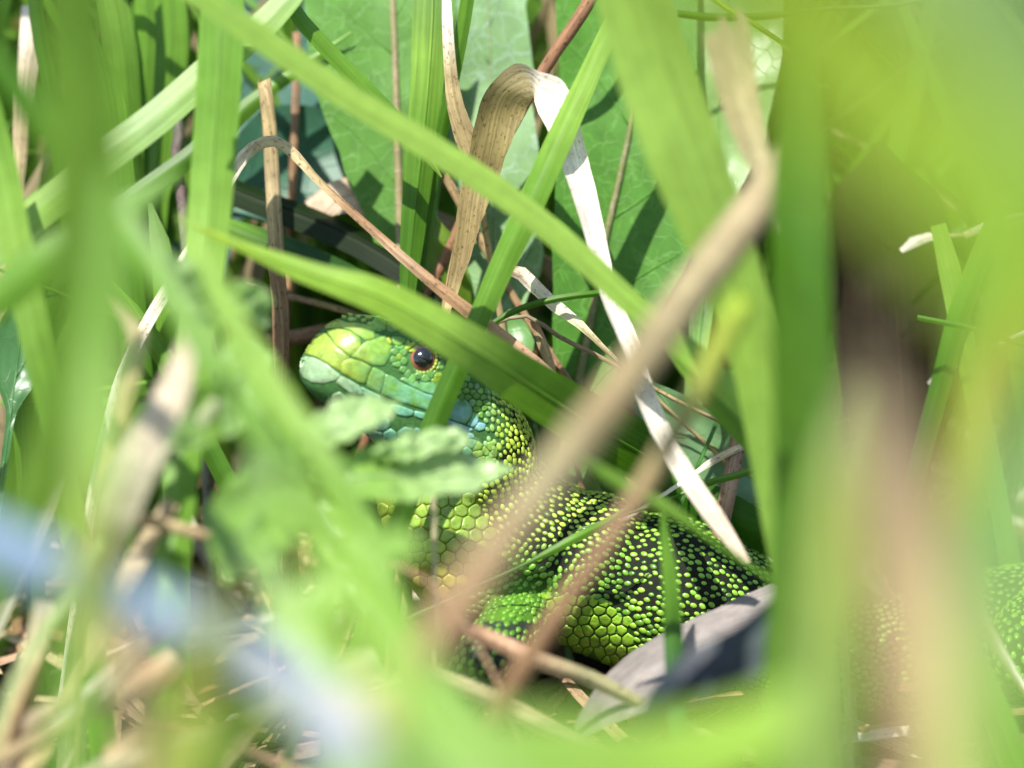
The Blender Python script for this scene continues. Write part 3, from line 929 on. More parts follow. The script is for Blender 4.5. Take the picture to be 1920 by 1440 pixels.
def collect_beads():
    """dart throwing over the skin: irregular, close-set beads that point tailwards"""
    rg = random.Random(11); out = []; grid = {}
    fr = []
    for nm in ('neck', 'trunk', 'arm', 'thigh'):
        fm, L = LFR[nm]
        fr += [(q[0], q[1], q[4], nm) for q in fm]
    cand = []
    for f in LF:
        a, b, c, d = (LV[i] for i in f) if len(f) == 4 else (LV[f[0]], LV[f[1]], LV[f[2]], LV[f[2]])
        cen = (a + b + c + d) * .25
        nrm = (c - a).cross(d - b)
        if nrm.length < 1e-9: continue
        nrm.normalize()
        if nrm.dot(toward(cen)) < -.25: continue
        x, y, dd = pix(cen)
        if x > 2060 or x < interp([700, 760, 800, 850, 900, 940], [902, 914, 912, 905, 915, 880], y) - (200 if y > 1160 else 0): continue
        if y > 1330: continue
        if inside((x, y), BELLY) or inside((x, y), TH): continue
        for _ in range(3):
            u, v = rg.random(), rg.random()
            cand.append((a.lerp(b, u).lerp(d.lerp(c, u), v), nrm))
    rg.shuffle(cand)
    from mathutils.kdtree import KDTree
    kd = KDTree(len(fr))
    for i, q in enumerate(fr): kd.insert(q[0], i)
    kd.balance()
    for loc, nrm in cand:
        x, y, d = pix(loc)
        best = min(kd.find_n(loc, 6), key=lambda q: q[2] - fr[q[1]][2])
        c0, T, r, nm = fr[best[1]]
        limb = nm in ('arm', 'thigh') and y > 1150
        low = interp([900, 1100, 1250, 1420], [1020, 1090, 1160, 1200], x)
        sp = .88 if limb else (.60 if y < 905 and x < 1010 else .64)
        if not limb and x > 1010: sp *= 1 + .12 * min(1, max(0, (low - y) / 80)) * min(1, max(0, (x - 1160) / 60))
        key = (math.floor(loc.x), math.floor(loc.y), math.floor(loc.z)); bad = False
        for dx in (-1, 0, 1):
            for dy in (-1, 0, 1):
                for dz in (-1, 0, 1):
                    for q in grid.get((key[0] + dx, key[1] + dy, key[2] + dz), ()):
                        if (q - loc).length < sp: bad = True
        if bad: continue
        grid.setdefault(key, []).append(loc)
        sz = (.40 if limb else .305) * rg.uniform(.72, 1.2)
        if y > low - 40 and not limb: sz *= 1.0 + .2 * min(1, (y - low + 40) / 60)
        if y < 905 and x < 1010: sz *= 1.08
        Tt = (T - nrm * T.dot(nrm)).normalized()
        Tt = Matrix.Rotation(rg.uniform(-.35, .35), 3, nrm) @ Tt
        out.append((loc, nrm, Tt, sz, bead_color(x, y, rg), x, y))
    return out

beads = collect_beads()
def shows(b):
    loc, nrm, T, sz, c, x, y = b
    vis = (920 < x < 1000 and 735 < y < 905) or (1010 < x < 1190 and 900 < y < 1110) or (1170 < x < 1412 and 945 < y < 1215) or (850 < x < 965 and 1185 < y < 1300)
    if 1000 < x < 1160 and y < 1100 - (x - 1010) * 1.25: vis = vis and (y > 905)
    return nrm.dot(toward(loc)) * sz * (1 if vis else .001)
beads.sort(key=shows, reverse=True)
btem = {}
def bead_mesh(c):
    key = tuple(int(v * 22) for v in c)
    if key not in btem:
        me = bpy.data.meshes.new('scale'); me.from_pydata([v[:] for v in BT], [], BF)
        ca = me.color_attributes.new('Col', 'FLOAT_COLOR', 'POINT'); ca.data.foreach_set('color', [c[0], c[1], c[2], 1.0] * len(BT))
        me.polygons.foreach_set('use_smooth', [True] * len(me.polygons)); me.materials.append(M_SCALE)
        btem[key] = me
    return btem[key]
NIND = 296
for loc, nrm, T, sz, c, x, y in beads[:NIND]:
    o = bpy.data.objects.new('scale', bead_mesh(c)); COL.objects.link(o); o.parent = liz
    B = nrm.cross(T)
    a, b, h = sz * 1.38 * MM, sz * .90 * MM, sz * .52 * MM
    M = Matrix((( T.x * a, B.x * b, nrm.x * h, 0), (T.y * a, B.y * b, nrm.y * h, 0), (T.z * a, B.z * b, nrm.z * h, 0), (0, 0, 0, 1)))
    M.translation = (loc - LROOT) * MM
    o.matrix_local = M
V = []; F = []; C = []
for loc, nrm, T, sz, c, x, y in beads[NIND:]:
    B = nrm.cross(T); o = len(V)
    for v in BT: V.append(loc + T * (v.x * sz * 1.38) + B * (v.y * sz * .90) + nrm * (v.z * sz * .52)); C.append(tuple(c))
    F += [tuple(i + o for i in q) for q in BF]
rest = mesh('bead_scales', V, F, M_SCALE, liz, C, None, origin=LROOT)
rest['kind'] = 'stuff'; rest['label'] = 'small lime bead scales covering neck, back and legs'
print('beads', len(beads), 'verts', len(LV))

def strip(label, left, right, col, mat, name, cat, bow=.1, seg=11, ground=False, sub=5):
    """a dry blade given by its two edges [(px,py,d)]: lets it crease and fold sharply"""
    SEED[0] += 1; sd = SEED[0]
    A = [P(*p) for p in left]; B = [P(*p) for p in right]
    if ground:
        m = (A[0] + B[0]) * .5
        A = [Vector((A[0].x - 1, m.y + 1, -3))] + A; B = [Vector((A[0].x + .8, m.y + 1, -3))] + B
        col = [col[0]] + list(col)
    n = (len(A) - 1) * sub + 1
    def cr(pts, t):
        i = min(int(t), len(pts) - 2); f = t - i
        p0, p1, p2, p3 = pts[max(i - 1, 0)], pts[i], pts[i + 1], pts[min(i + 2, len(pts) - 1)]
        return .5 * ((2 * p1) + (p2 - p0) * f + (2 * p0 - 5 * p1 + 4 * p2 - p3) * f * f + (3 * p1 - p0 - 3 * p2 + p3) * f ** 3)
    V = []; U = []; C = []; acc = 0; prev = None
    for i in range(n):
        t = i / sub
        a, b = cr(A, t), cr(B, t); mid = (a + b) * .5
        if prev is not None: acc += (mid - prev).length
        T = (mid - prev).normalized() if prev is not None else Vector((0, 0, 1))
        prev = mid
        w = b - a; N = T.cross(w)
        N = N.normalized() if N.length > 1e-6 else toward(mid)
        if N.dot(toward(mid)) < 0: N = -N
        c = lerpl(list(col), i / (n - 1))
        for j in range(seg):
            q = j / (seg - 1); x = 2 * q - 1
            off = bow * w.length * (1 - x * x) * -1 + .035 * (1 if j % 2 else -1) * (1 - abs(x)) + .10 * noise.noise(Vector((acc * .12, q * 4, sd)))
            e = 0
            if j in (0, seg - 1): e = .03 * noise.noise(Vector((acc * .6, q * 9, sd)))
            V.append(a + w * (q + e) + N * off); U.append((q * w.length + 17 * sd % 60, acc))
            k = 1 + .12 * noise.noise(Vector((acc * .15, q * 6, sd + 9)))
            C.append(tuple(v * k for v in c))
    F = []
    for i in range(n - 1):
        for j in range(seg - 1):
            o = i * seg + j; F.append((o, o + 1, o + seg + 1, o + seg))
    root = min(V, key=lambda p: p.z).copy()
    ob = mesh(name, V, F, mat, None, C, U, origin=root)
    tag(ob, label, cat)
    return ob

# ------------------------------------------------------------------ broad leaves behind the lizard
leaf('broad green leaf with tan upright midrib standing behind the arched dry blades', [(752, 560, -14), (750, 420, -16), (746, 300, -18), (742, 150, -20), (735, -30, -24), (730, -160, -30)],
     [12, 60, 110, 160, 175, 150], [30, 70, 90, 110, 120, 100], [(.055, .15, .018), (.06, .165, .02), (.07, .175, .025), (.08, .19, .03)], ground='start', cup=.1, crinkle=1.0, cfreq=.08,
     ribcol=(.24, .21, .10), ribw=.95, veins=5, tooth=.05, tfreq=.12)
leaf('pale green toothed leaf underside lit behind the folded straw blade', [(930, 640, -13), (930, 480, -16), (925, 300, -19), (920, 140, -22), (912, -30, -25), (905, -150, -30)],
     [30, 70, 85, 88, 84, 70], [40, 95, 92, 84, 82, 70], [(.075, .18, .033), (.10, .21, .055), (.145, .255, .10), (.155, .265, .11)], ground='start', cup=.12, crinkle=1.4, cfreq=.1,
     ribcol=(.22, .28, .13), ribw=.3, veins=5, tooth=.14, tfreq=.09)
leaf('large net-veined green leaf with tan midrib beside the white folded blade', [(1085, 720, -10), (1110, 590, -11), (1135, 450, -12), (1165, 320, -14), (1195, 170, -17), (1215, 20, -20), (1230, -130, -26)],
     [50, 75, 100, 125, 150, 175, 150], [60, 120, 165, 150, 110, 95, 80], [(.042, .135, .012), (.045, .14, .013), (.05, .15, .014), (.054, .158, .015), (.066, .175, .02)], ground='start', cup=.12, crinkle=.8, cfreq=.08,
     ribcol=(.17, .18, .065), ribw=.75, veins=7, veinw=.13)
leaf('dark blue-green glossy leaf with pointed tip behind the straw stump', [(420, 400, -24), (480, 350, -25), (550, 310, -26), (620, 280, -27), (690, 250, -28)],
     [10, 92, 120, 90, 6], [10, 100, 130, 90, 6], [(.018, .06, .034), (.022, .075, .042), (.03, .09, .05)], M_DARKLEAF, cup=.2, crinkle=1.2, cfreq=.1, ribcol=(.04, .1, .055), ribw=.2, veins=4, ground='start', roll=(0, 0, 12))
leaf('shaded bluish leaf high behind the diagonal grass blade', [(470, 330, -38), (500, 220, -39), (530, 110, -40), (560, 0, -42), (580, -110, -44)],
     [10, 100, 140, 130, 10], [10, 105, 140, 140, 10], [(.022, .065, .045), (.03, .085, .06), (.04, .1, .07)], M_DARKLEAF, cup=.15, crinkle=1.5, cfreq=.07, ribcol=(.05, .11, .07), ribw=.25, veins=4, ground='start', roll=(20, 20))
leaf('small dark leaf with bright glossy edge below the bluish leaf', [(600, 300, -30), (640, 320, -30), (672, 350, -31), (690, 380, -31)], [4, 34, 34, 3], [4, 34, 30, 3], [(.02, .07, .04), (.03, .1, .05)], M_DARKLEAF, cup=.3, ribw=.12, veins=2, ground='end')
leaf('bright green rounded leaf half hidden behind the brown straws', [(850, 640, -18), (838, 560, -14), (818, 470, -12), (812, 405, -12)], [20, 60, 62, 8], [20, 50, 50, 8], [(.10, .20, .015), (.13, .24, .02), (.12, .20, .02)], M_SOFT, ground='start', cup=.2, ribw=.2, veins=3, crinkle=.6)
leaf('pale blue-green hairy leaf lying behind the ribbed brown stem', [(1180, 715, -8), (1270, 785, -8), (1360, 855, -8), (1460, 935, -9), (1560, 1010, -12)], [20, 46, 60, 70, 60], [20, 66, 80, 80, 70],
     [(.13, .25, .10), (.15, .27, .12), (.13, .25, .10), (.11, .23, .08)], M_SOFT, ground='end', cup=.25, crinkle=.7, ribcol=(.22, .3, .1), ribw=.3, veins=4)
leaf('pale green leaf corner beside the nape of the lizard', [(955, 800, -18), (1000, 815, -22), (1050, 838, -30), (1110, 890, -42)], [10, 34, 42, 30], [8, 30, 40, 40], [(.14, .25, .09), (.13, .24, .08)], M_SOFT, ground='end', cup=.1, ribw=.2, veins=2)
leaf('light green leaf catching sun behind the ragged beige dry blade', [(1330, 420, -20), (1345, 250, -22), (1360, 90, -24), (1375, -60, -28)], [30, 90, 110, 100], [30, 90, 110, 100], [(.12, .25, .05), (.19, .32, .09), (.22, .36, .12)], M_SOFT, ground='start', cup=.1, crinkle=1.5, cfreq=.1, ribw=.3, veins=3)
leaf('small green leaflet under the diagonal blade by the ribbed stem', [(1345, 790, -6), (1362, 750, -6), (1372, 715, -7), (1378, 690, -7)], [4, 18, 20, 2], [4, 20, 18, 2], [(.05, .15, .03), (.07, .18, .04)], M_SOFT, ground='start', cup=.3, ribw=.1, veins=2)
leaf('green oval leaf tucked between thin straws behind the nape', [(985, 690, -9), (978, 650, -9), (965, 610, -10), (955, 580, -10)], [4, 30, 30, 3], [4, 26, 22, 3], [(.09, .22, .05), (.12, .26, .07)], M_SOFT, ground='start', cup=.2, ribw=.12, veins=2)
leaf('curled brown dead leaf with cream rim behind the snout', [(575, 385, -20), (630, 350, -21), (690, 345, -22), (760, 380, -22)], [20, 30, 26, 20], [40, 60, 75, 50], [(.34, .26, .18), (.20, .13, .09), (.12, .08, .055)], M_DEAD, name='dead_leaf', cat='dead leaf', cup=-.7, ribw=.2, veins=2, roll=(60, 50), ground='end')
strip('bare grey-lilac dead leaf propped against the flank',
      [(1085, 1345, 10), (1130, 1272, 9), (1200, 1212, 8), (1300, 1160, 7), (1415, 1107, 6), (1540, 1052, 4), (1640, 1020, 2)],
      [(1095, 1380, 16), (1175, 1345, 20), (1260, 1318, 22), (1350, 1285, 22), (1450, 1240, 20), (1560, 1165, 14), (1650, 1040, 4)],
      [(.15, .13, .115), (.17, .15, .135), (.185, .165, .15), (.21, .185, .17), (.22, .195, .18), (.18, .16, .15)], M_DEAD, 'dead_leaf', 'dead leaf', bow=-.12, seg=13)

leaf('large near-black leaf added as shade in the gap behind the thick pale stalk', [(1700, 900, -22), (1690, 740, -24), (1680, 560, -27), (1665, 400, -32), (1650, 260, -40)], [40, 110, 130, 120, 10], [40, 110, 130, 110, 10], [(.008, .006, .002), (.010, .0075, .002), (.012, .008, .003)], M_DEAD, name='dead_leaf', cat='dead leaf', cup=.3, crinkle=2.5, cfreq=.1, ribw=.4, ribcol=(.02, .015, .006), veins=4, ground='start')  # added leaf, coloured near-black to stand in for the gap's shade

# ------------------------------------------------------------------ green grass round the head, in focus or nearly
blade('long bright blade crossing over the lizard face from a yellow tip', [(330, 408, 28), (430, 452, 28), (573, 509, 28), (707, 553, 28), (790, 597, 27), (850, 632, 26), (920, 675, 22), (1000, 728, 14), (1150, 820, 0), (1300, 905, -14), (1460, 990, -20)],
      [3, 18, 44, 66, 76, 82, 90, 97, 112, 105, 90], [GY, (.19, .32, .035), (.19, .32, .035), GL, GM, GM, GD, GD, GD], ground='end', roll=(10, 8, 0, -8, -12), fold=.2, midrib=.22, n=60, seg=9)  # darker greens towards the base paint the shade on that half
blade('long light blade slanting down across both broad leaves and the folded straw', [(330, -40, 36), (470, 55, 33), (640, 170, 29), (800, 268, 26), (930, 352, 24), (1060, 452, 22), (1180, 562, 21), (1290, 655, 20), (1440, 795, 20)],
      [56, 60, 60, 60, 58, 54, 50, 50, 58], [GL, (.21, .33, .055), (.21, .33, .055), (.21, .33, .055), GL, GL], ground='end', roll=(34, 32, 30, 26, 20), fold=.3, n=60)
blade('upright striped blade overlapping the pale end of the arched straw', [(418, -60, 16), (412, 100, 18), (400, 300, 20), (385, 470, 22), (365, 640, 26), (350, 800, 30)], [84, 86, 84, 80, 74, 66], [GM, GM, GL, GM], ground='end', roll=(-12, -6, 0), fold=.3, midrib=.22, n=50, seg=9)
blade('pale diagonal blade passing behind the upright striped one', [(590, -60, 6), (500, 40, 8), (420, 108, 9), (300, 215, 11), (190, 300, 13), (80, 390, 14), (-60, 510, 14)], [40, 56, 64, 66, 68, 66, 60], [GP, GL, GP, GL, GP], ground='end', roll=(-18, -14), fold=.12, n=50, seg=9)
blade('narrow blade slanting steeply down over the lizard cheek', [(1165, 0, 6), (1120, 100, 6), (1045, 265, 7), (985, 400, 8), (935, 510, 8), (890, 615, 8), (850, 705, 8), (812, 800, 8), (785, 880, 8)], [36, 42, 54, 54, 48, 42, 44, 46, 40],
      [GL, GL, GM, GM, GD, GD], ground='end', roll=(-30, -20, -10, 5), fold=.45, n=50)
blade('vertical two-toned blade in front of the tan midrib', [(812, -60, -6), (808, 60, -7), (800, 180, -7), (788, 300, -7), (775, 420, -7), (762, 560, -7)], [66, 70, 62, 58, 48, 30], [GP, GL, GM, GD, GD], ground='end', roll=(14, 10, 6, -15), fold=.4, midrib=.15)  # lit top and darker lower part are put into the colours
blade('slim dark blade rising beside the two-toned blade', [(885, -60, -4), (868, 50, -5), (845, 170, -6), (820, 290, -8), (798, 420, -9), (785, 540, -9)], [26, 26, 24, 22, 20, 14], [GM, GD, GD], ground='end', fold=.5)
blade('thin blade running down under the long light blade', [(520, -30, 4), (575, 50, 4), (640, 118, 3), (725, 205, 2), (790, 275, 1), (828, 332, 0)], [24, 32, 32, 32, 26, 3], [GD, GM, GM, GD, GL], ground='start', spread=(-20, 10), fold=.45, roll=(20, 10))
blade('blade in deep shade lying behind the arched straw', [(395, 335, -15), (470, 368, -15), (570, 405, -15), (680, 455, -15), (780, 520, -14), (860, 600, -13)], [56, 60, 64, 62, 60, 50], [(.01, .024, .004), (.008, .02, .003), (.008, .018, .003), (.007, .018, .002)], ground='end', fold=.5, roll=(35, 35), midrib=.15)  # deep shade is painted in by near-black greens
blade('dark green blade just above the snout in shade', [(400, 415, -11), (480, 445, -11), (560, 478, -11), (660, 530, -11), (760, 590, -11), (850, 640, -12)], [34, 50, 62, 70, 66, 50], [GM, (.02, .07, .014), (.025, .07, .005), (.016, .05, .004)], ground='end', fold=.35, roll=(25, 20))  # greens darkened past the tip to paint the shade here
blade('short green blade crossing behind the straw stump', [(405, 255, -14), (460, 205, -15), (520, 158, -16), (590, 110, -17), (660, 60, -18)], [40, 36, 26, 18, 4], [GD, GM, GM], ground='start', fold=.4)
blade('thin dark arching blade above the nape', [(915, 612, 2), (960, 585, 2), (1020, 565, 2), (1090, 553, 2), (1160, 548, 0), (1230, 570, -24)], [10, 12, 13, 13, 12, 8], [GD, GD, (.03, .09, .01)], ground='end', fold=.6)
blade('mid green blade with dark crease above the ribbed stem', [(1235, 610, 14), (1300, 680, 14), (1370, 765, 15), (1440, 840, 16), (1530, 930, 18)], [30, 62, 72, 70, 60], [GL, GM, GM, GM], ground='end', fold=.55, midrib=.2)
blade('broad sunlit blade leaning between the net-veined leaf and beige dry blade', [(1120, -200, 44), (1190, 0, 42), (1230, 130, 41), (1290, 290, 40), (1345, 430, 38), (1390, 560, 36), (1425, 700, 34), (1450, 850, 32)], [120, 150, 160, 160, 140, 120, 100, 90], [GL, (.21, .33, .055), (.21, .33, .055), (.21, .33, .055), (.22, .35, .05), (.22, .35, .05), GL], ground='end', roll=(28, 28, 24, 20), fold=.2, n=50)
blade('short upright blade standing before the beaded flank', [(1240, 930, 24), (1247, 1000, 24), (1256, 1090, 24), (1262, 1180, 24), (1268, 1280, 24)], [4, 18, 30, 36, 38], [GD, GM, GD, (.05, .13, .05)], ground='end', fold=.45, roll=(20, -10, 20))  # lighter green part way down paints a sunlit spot
blade('small sharp blade lying across the shoulder beads', [(985, 1058, 7), (1040, 1030, 7), (1090, 1003, 7), (1135, 980, 8), (1190, 940, 8)], [6, 16, 18, 14, 4], [GD, GM, GD], ground='start', fold=.5)
blade('faint green blade crossing above the trunk', [(1070, 845, 42), (1130, 885, 40), (1190, 920, 38), (1260, 958, 36), (1330, 1010, 34)], [8, 26, 32, 24, 10], [GM, GL, GM], ground='end', fold=.3)
blade('dark stub of blade hanging by the ribbed stem', [(1195, 780, -12), (1185, 830, -14), (1175, 880, -18), (1165, 930, -22)], [18, 24, 26, 16], [GD, GD], ground='end', fold=.4)
blade('slender green blade running up to the ribbed stem foot', [(1270, 930, -1), (1330, 905, -1), (1400, 885, -1), (1480, 850, -2)], [6, 13, 14, 8], [GD, GM], ground='start', fold=.5)
blade('wide shaded blade behind the end of the white straw', [(1190, 868, -8), (1280, 922, -7), (1370, 970, -6), (1470, 1025, -8), (1580, 1100, -12)], [40, 78, 84, 70, 50], [(.03, .11, .008), (.035, .12, .008), (.035, .115, .01)], ground='end', fold=.25, roll=(-20, -20))
blade('tiny light blade below the crinkled leaf', [(765, 915, 30), (745, 960, 30), (725, 1005, 30), (700, 1060, 30)], [14, 26, 26, 20], [GL, GL], ground='end', fold=.3)
blade('fine bright stalk across the pale leaf above the beige dry blade', [(1290, -40, 8), (1350, 10, 8), (1410, 45, 9), (1470, 85, 4), (1530, 150, -30)], [9, 10, 10, 9, 8], [GY, GL], ground='end', fold=.5, spread=(10, 0))
blade('dark thin blade over the pale leaf above the beige dry blade', [(1270, 25, -8), (1340, 32, -9), (1430, 30, -10), (1520, 20, -10)], [14, 16, 14, 8], [GD, GD], ground='end', fold=.5)

# ------------------------------------------------------------------ dry blades and straws
strip('white dry blade folded over at the top and hanging across the leaf',
      [(826, 660, -4), (834, 560, -3), (847, 480, -2), (858, 390, -1), (867, 337, -1), (880, 283, 0), (895, 212, 1), (918, 160, 2), (967, 120, 2), (1012, 134, 4), (1060, 156, 4), (1085, 225, 4), (1103, 300, 4), (1120, 367, 5), (1143, 480, 6), (1163, 560, 7), (1202, 650, 9), (1238, 760, 11), (1288, 860, 13), (1352, 955, 15), (1408, 1052, 16)],
      [(840, 660, -4), (856, 560, -3), (883, 480, -2), (908, 400, -1), (933, 337, -1), (957, 270, 0), (984, 212, 0), (995, 190, 1), (1001, 182, 2), (1003, 192, 3), (1010, 212, 4), (1028, 246, 5), (1050, 300, 6), (1073, 367, 7), (1107, 480, 8), (1128, 562, 9), (1168, 657, 11), (1202, 768, 13), (1252, 870, 15), (1320, 972, 17), (1396, 1060, 17)],
      [TN, TN, (.26, .19, .085), (.24, .18, .075), (.22, .17, .065), (.20, .16, .06), (.20, .16, .06), (.22, .18, .075), (.30, .25, .13), WH, WH, WH, WH, WH, WH, WH, WH, WH, WH, (.6, .5, .38), (.5, .4, .28)],  # riser's brown is darkened to paint its shaded face
      M_DRY, 'dry_grass_blade', 'dry grass', bow=.10, ground=True)
blade('tan dry blade twisting down to the folded one', [(835, -60, -3), (838, 30, -3), (845, 130, -3), (855, 200, -3), (875, 260, -4), (892, 320, -5), (905, 400, -6)], [14, 20, 24, 34, 46, 28, 12], [WH, WH, TN, TN, TN, TN], M_DRY, 'dry_grass_blade', 'dry grass', roll=(-40, 10, 25, 10), fold=.2, n=50, seg=9, corr=.03, ground='end')
stem('red-brown dry stem leaning behind the fold of the white blade', [(1135, -50, -5), (1085, 35, -5), (1040, 100, -6), (1000, 165, -7), (955, 245, -8), (900, 340, -10), (850, 450, -12)], [26, 26, 24, 24, 24, 22, 20], [RB, RB, (.36, .2, .13), RB], ground='end')
blade('arched tan straw bent over beside the upright striped blade', [(395, 400, 2), (438, 318, 2), (470, 278, 2), (512, 262, 2), (548, 284, 2), (590, 330, 2), (640, 378, 3), (700, 432, 3), (760, 486, 4), (830, 545, 4), (900, 600, 4), (970, 655, 3), (1030, 705, 2), (1100, 770, 0)],
      [26, 27, 27, 25, 24, 18, 18, 18, 20, 24, 26, 28, 26, 20], [WH, WH, ST, ST, TN, BR, BR, (.3, .2, .12), BR, BR, PK, PK, PK, BR], M_DRY, 'dry_grass_blade', 'dry grass', roll=(20, 30, 40, 20, 10, -20, -20), fold=.4, n=90, corr=.02, ground='start')  # pinkish stretch paints the sunlit part of the straw
stem('broken straw stump with ragged top in front of the dark leaf', [(497, 168, -8), (505, 235, -8), (510, 320, -8), (516, 430, -8), (522, 540, -7), (528, 680, -7)], [26, 29, 30, 30, 31, 32], [TN, TN, ST, TN, BR, BR], ground='end', jag=2.4, knots=1)
blade('flat brown sheath with a lit edge below the straw stump', [(512, 470, -4), (522, 520, -4), (530, 580, -4), (533, 640, -4), (530, 720, -4)], [30, 32, 30, 24, 20], [BR, (.2, .13, .07), BR], M_DRY, 'dry_grass_blade', 'dry grass', roll=(20, 30), fold=.5, ground='end', corr=.03)
stem('thin brown stem standing behind the long light blade', [(556, 60, -24), (556, 130, -24), (554, 200, -24), (550, 300, -24)], [16, 17, 17, 16], [BR, (.3, .2, .13), BR], ground='end')
stem('brown straw joined to the foot of the folded blade', [(900, 260, -8), (880, 360, -7), (862, 450, -6), (845, 530, -5), (825, 640, -5)], [14, 18, 20, 20, 18], [BR, TN, BR], ground='end')
stem('grey-brown straw slanting behind the narrow blade', [(790, 250, -10), (840, 340, -10), (890, 430, -10), (940, 520, -10), (990, 600, -10)], [16, 18, 18, 16, 14], [BR, TN, BR], ground='end')
stem('pale thin straw running behind the snout tip', [(460, 535, -14), (540, 555, -14), (620, 575, -14), (700, 600, -14), (800, 640, -14)], [10, 13, 14, 12, 10], [(.2, .15, .1), TN, BR], ground='end')
stem('brown twig lying low behind the snout', [(500, 640, -16), (560, 632, -16), (640, 618, -16), (760, 640, -16)], [30, 32, 30, 24], [BR, (.16, .1, .06), BR], ground='end')
blade('twisted pinkish-white dry blade above the nape', [(950, 505, 0), (975, 512, 0), (1005, 540, 0), (1045, 575, 0), (1085, 605, 0), (1120, 640, 0), (1180, 700, -2)], [16, 28, 26, 24, 18, 10, 8], [PK, WH, WH, (.5, .45, .25), ST, TN], M_DRY, 'dry_grass_blade', 'dry grass', roll=(-20, 20, -10), fold=.5, n=40, edge=.15, ground='end', jag=.8)
stem('thin grey straw behind the nape', [(920, 610, -3), (985, 592, -3), (1050, 632, -3), (1130, 672, -3), (1230, 730, -4)], [7, 8, 9, 9, 8], [(.25, .2, .13), TN], ground='end')
blade('little tan sheath end by the thin grey straw', [(1000, 600, -5), (1015, 640, -5), (1030, 680, -5), (1045, 740, -6)], [14, 20, 18, 10], [BR, ST, BR], M_DRY, 'dry_grass_blade', 'dry grass', fold=.5, ground='end')
stem('ribbed red-brown stem standing behind the lizard back by the hairy leaf', [(1430, 590, -4), (1412, 680, -4), (1398, 760, -4), (1382, 840, -4), (1368, 910, -4), (1350, 1000, -5)], [24, 28, 30, 30, 30, 30], [RB, (.38, .25, .16), RB, (.42, .3, .2), RB], ground='end', k=18, ridges=.10)
blade('pale straw scrap beneath the hairy leaf', [(1300, 890, -3), (1340, 862, -3), (1380, 842, -3), (1430, 822, -4)], [8, 14, 14, 8], [WH, ST, WH], M_DRY, 'dry_grass_blade', 'dry grass', fold=.4, ground='start')
blade('beige dry blade with ragged end above the tan stem tip', [(1355, 60, 44), (1368, 130, 44), (1388, 210, 44), (1410, 280, 44), (1432, 345, 44), (1452, 420, 44)], [86, 84, 72, 52, 30, 14], [(.40, .29, .19), ST, ST, (.45, .38, .22), ST], M_DRY, 'dry_grass_blade', 'dry grass', roll=(-15, -15), fold=.35, n=40, jag=2.0, ground='end')
stem('fine pale straw hanging before the yellow throat', [(813, 905, 22), (814, 980, 22), (815, 1060, 22), (817, 1150, 22)], [8, 10, 10, 10], [(.4, .36, .2), (.45, .42, .25)], ground='end')
blade('brown and green straw lying below the belly', [(840, 1165, 22), (920, 1200, 22), (1010, 1240, 22), (1110, 1275, 21), (1220, 1330, 20)], [30, 36, 36, 32, 24], [BR, PK, (.25, .24, .12), (.3, .28, .14)], M_DRY, 'dry_grass_blade', 'dry grass', fold=.4, roll=(-20, -20), ground='end')
blade('pale straw lying below the foreleg', [(800, 1258, 24), (870, 1290, 24), (950, 1322, 23), (1080, 1385, 22)], [34, 40, 38, 30], [(.4, .36, .2), ST, TN], M_DRY, 'dry_grass_blade', 'dry grass', fold=.35, roll=(-25, -20), ground='end')
blade('second pale straw under the foreleg one', [(950, 1330, 25), (1020, 1360, 25), (1110, 1400, 24), (1220, 1450, 22)], [26, 36, 34, 24], [ST, (.4, .34, .22), TN], M_DRY, 'dry_grass_blade', 'dry grass', fold=.35, roll=(-25, -20), ground='end')
blade('pale split straw crossing in front of the hind quarters', [(1800, 1070, 22), (1830, 1130, 22), (1865, 1190, 22), (1905, 1260, 22)], [18, 22, 20, 14], [WH, ST, WH], M_DRY, 'dry_grass_blade', 'dry grass', fold=.5, ground='end')
stem('hair-thin straw beside the pale split one', [(1785, 1090, 26), (1830, 1160, 26), (1880, 1235, 26)], [7, 9, 8], [ST, TN], ground='end')
blade('short frayed straw standing beside the thick pinkish-tan stalk', [(1566, 1205, 40), (1570, 1270, 40), (1574, 1340, 40), (1590, 1460, 40)], [18, 22, 22, 20], [(.4, .36, .2), ST, TN], M_DRY, 'dry_grass_blade', 'dry grass', fold=.4, ground='end', jag=1.5)

# ------------------------------------------------------------------ blurred foreground stems and blades
stem('thick tan dry stem leaning across the lizard neck', [(1490, 285, 54), (1420, 385, 58), (1300, 540, 74), (1180, 705, 90), (1060, 860, 104), (940, 1015, 114), (830, 1180, 122), (770, 1290, 126)], [80, 80, 80, 80, 80, 80, 78, 76],
     [(.33, .26, .15), (.32, .26, .14), (.30, .25, .13), (.30, .24, .12), (.28, .21, .10), (.31, .27, .14), (.31, .21, .11), BR], ground='end', knots=2, n=50)
stem('slimmer brown stem with yellow-green top beside the tan one', [(1395, 560, 78), (1350, 650, 78), (1290, 770, 77), (1220, 890, 76), (1130, 1030, 74), (1060, 1130, 72), (975, 1260, 70), (930, 1345, 68)], [42, 48, 46, 42, 40, 40, 42, 42],
     [GY, (.3, .34, .06), (.33, .28, .12), (.33, .21, .12), (.3, .18, .1), BR, BR], ground='end', n=50)
blade('huge blurred yellow-green blade arching above the dark brown gap', [(1250, -330, 330), (1375, -140, 322), (1530, 40, 312), (1710, 215, 304), (1890, 410, 298), (2060, 640, 292)], [380, 400, 380, 350, 310, 250], [(.33, .43, .03), (.36, .46, .035), (.34, .46, .04), (.27, .41, .035), (.24, .38, .035)], ground='end', spread=(30, 0), roll=(40, 40, 34), fold=.2, n=40)
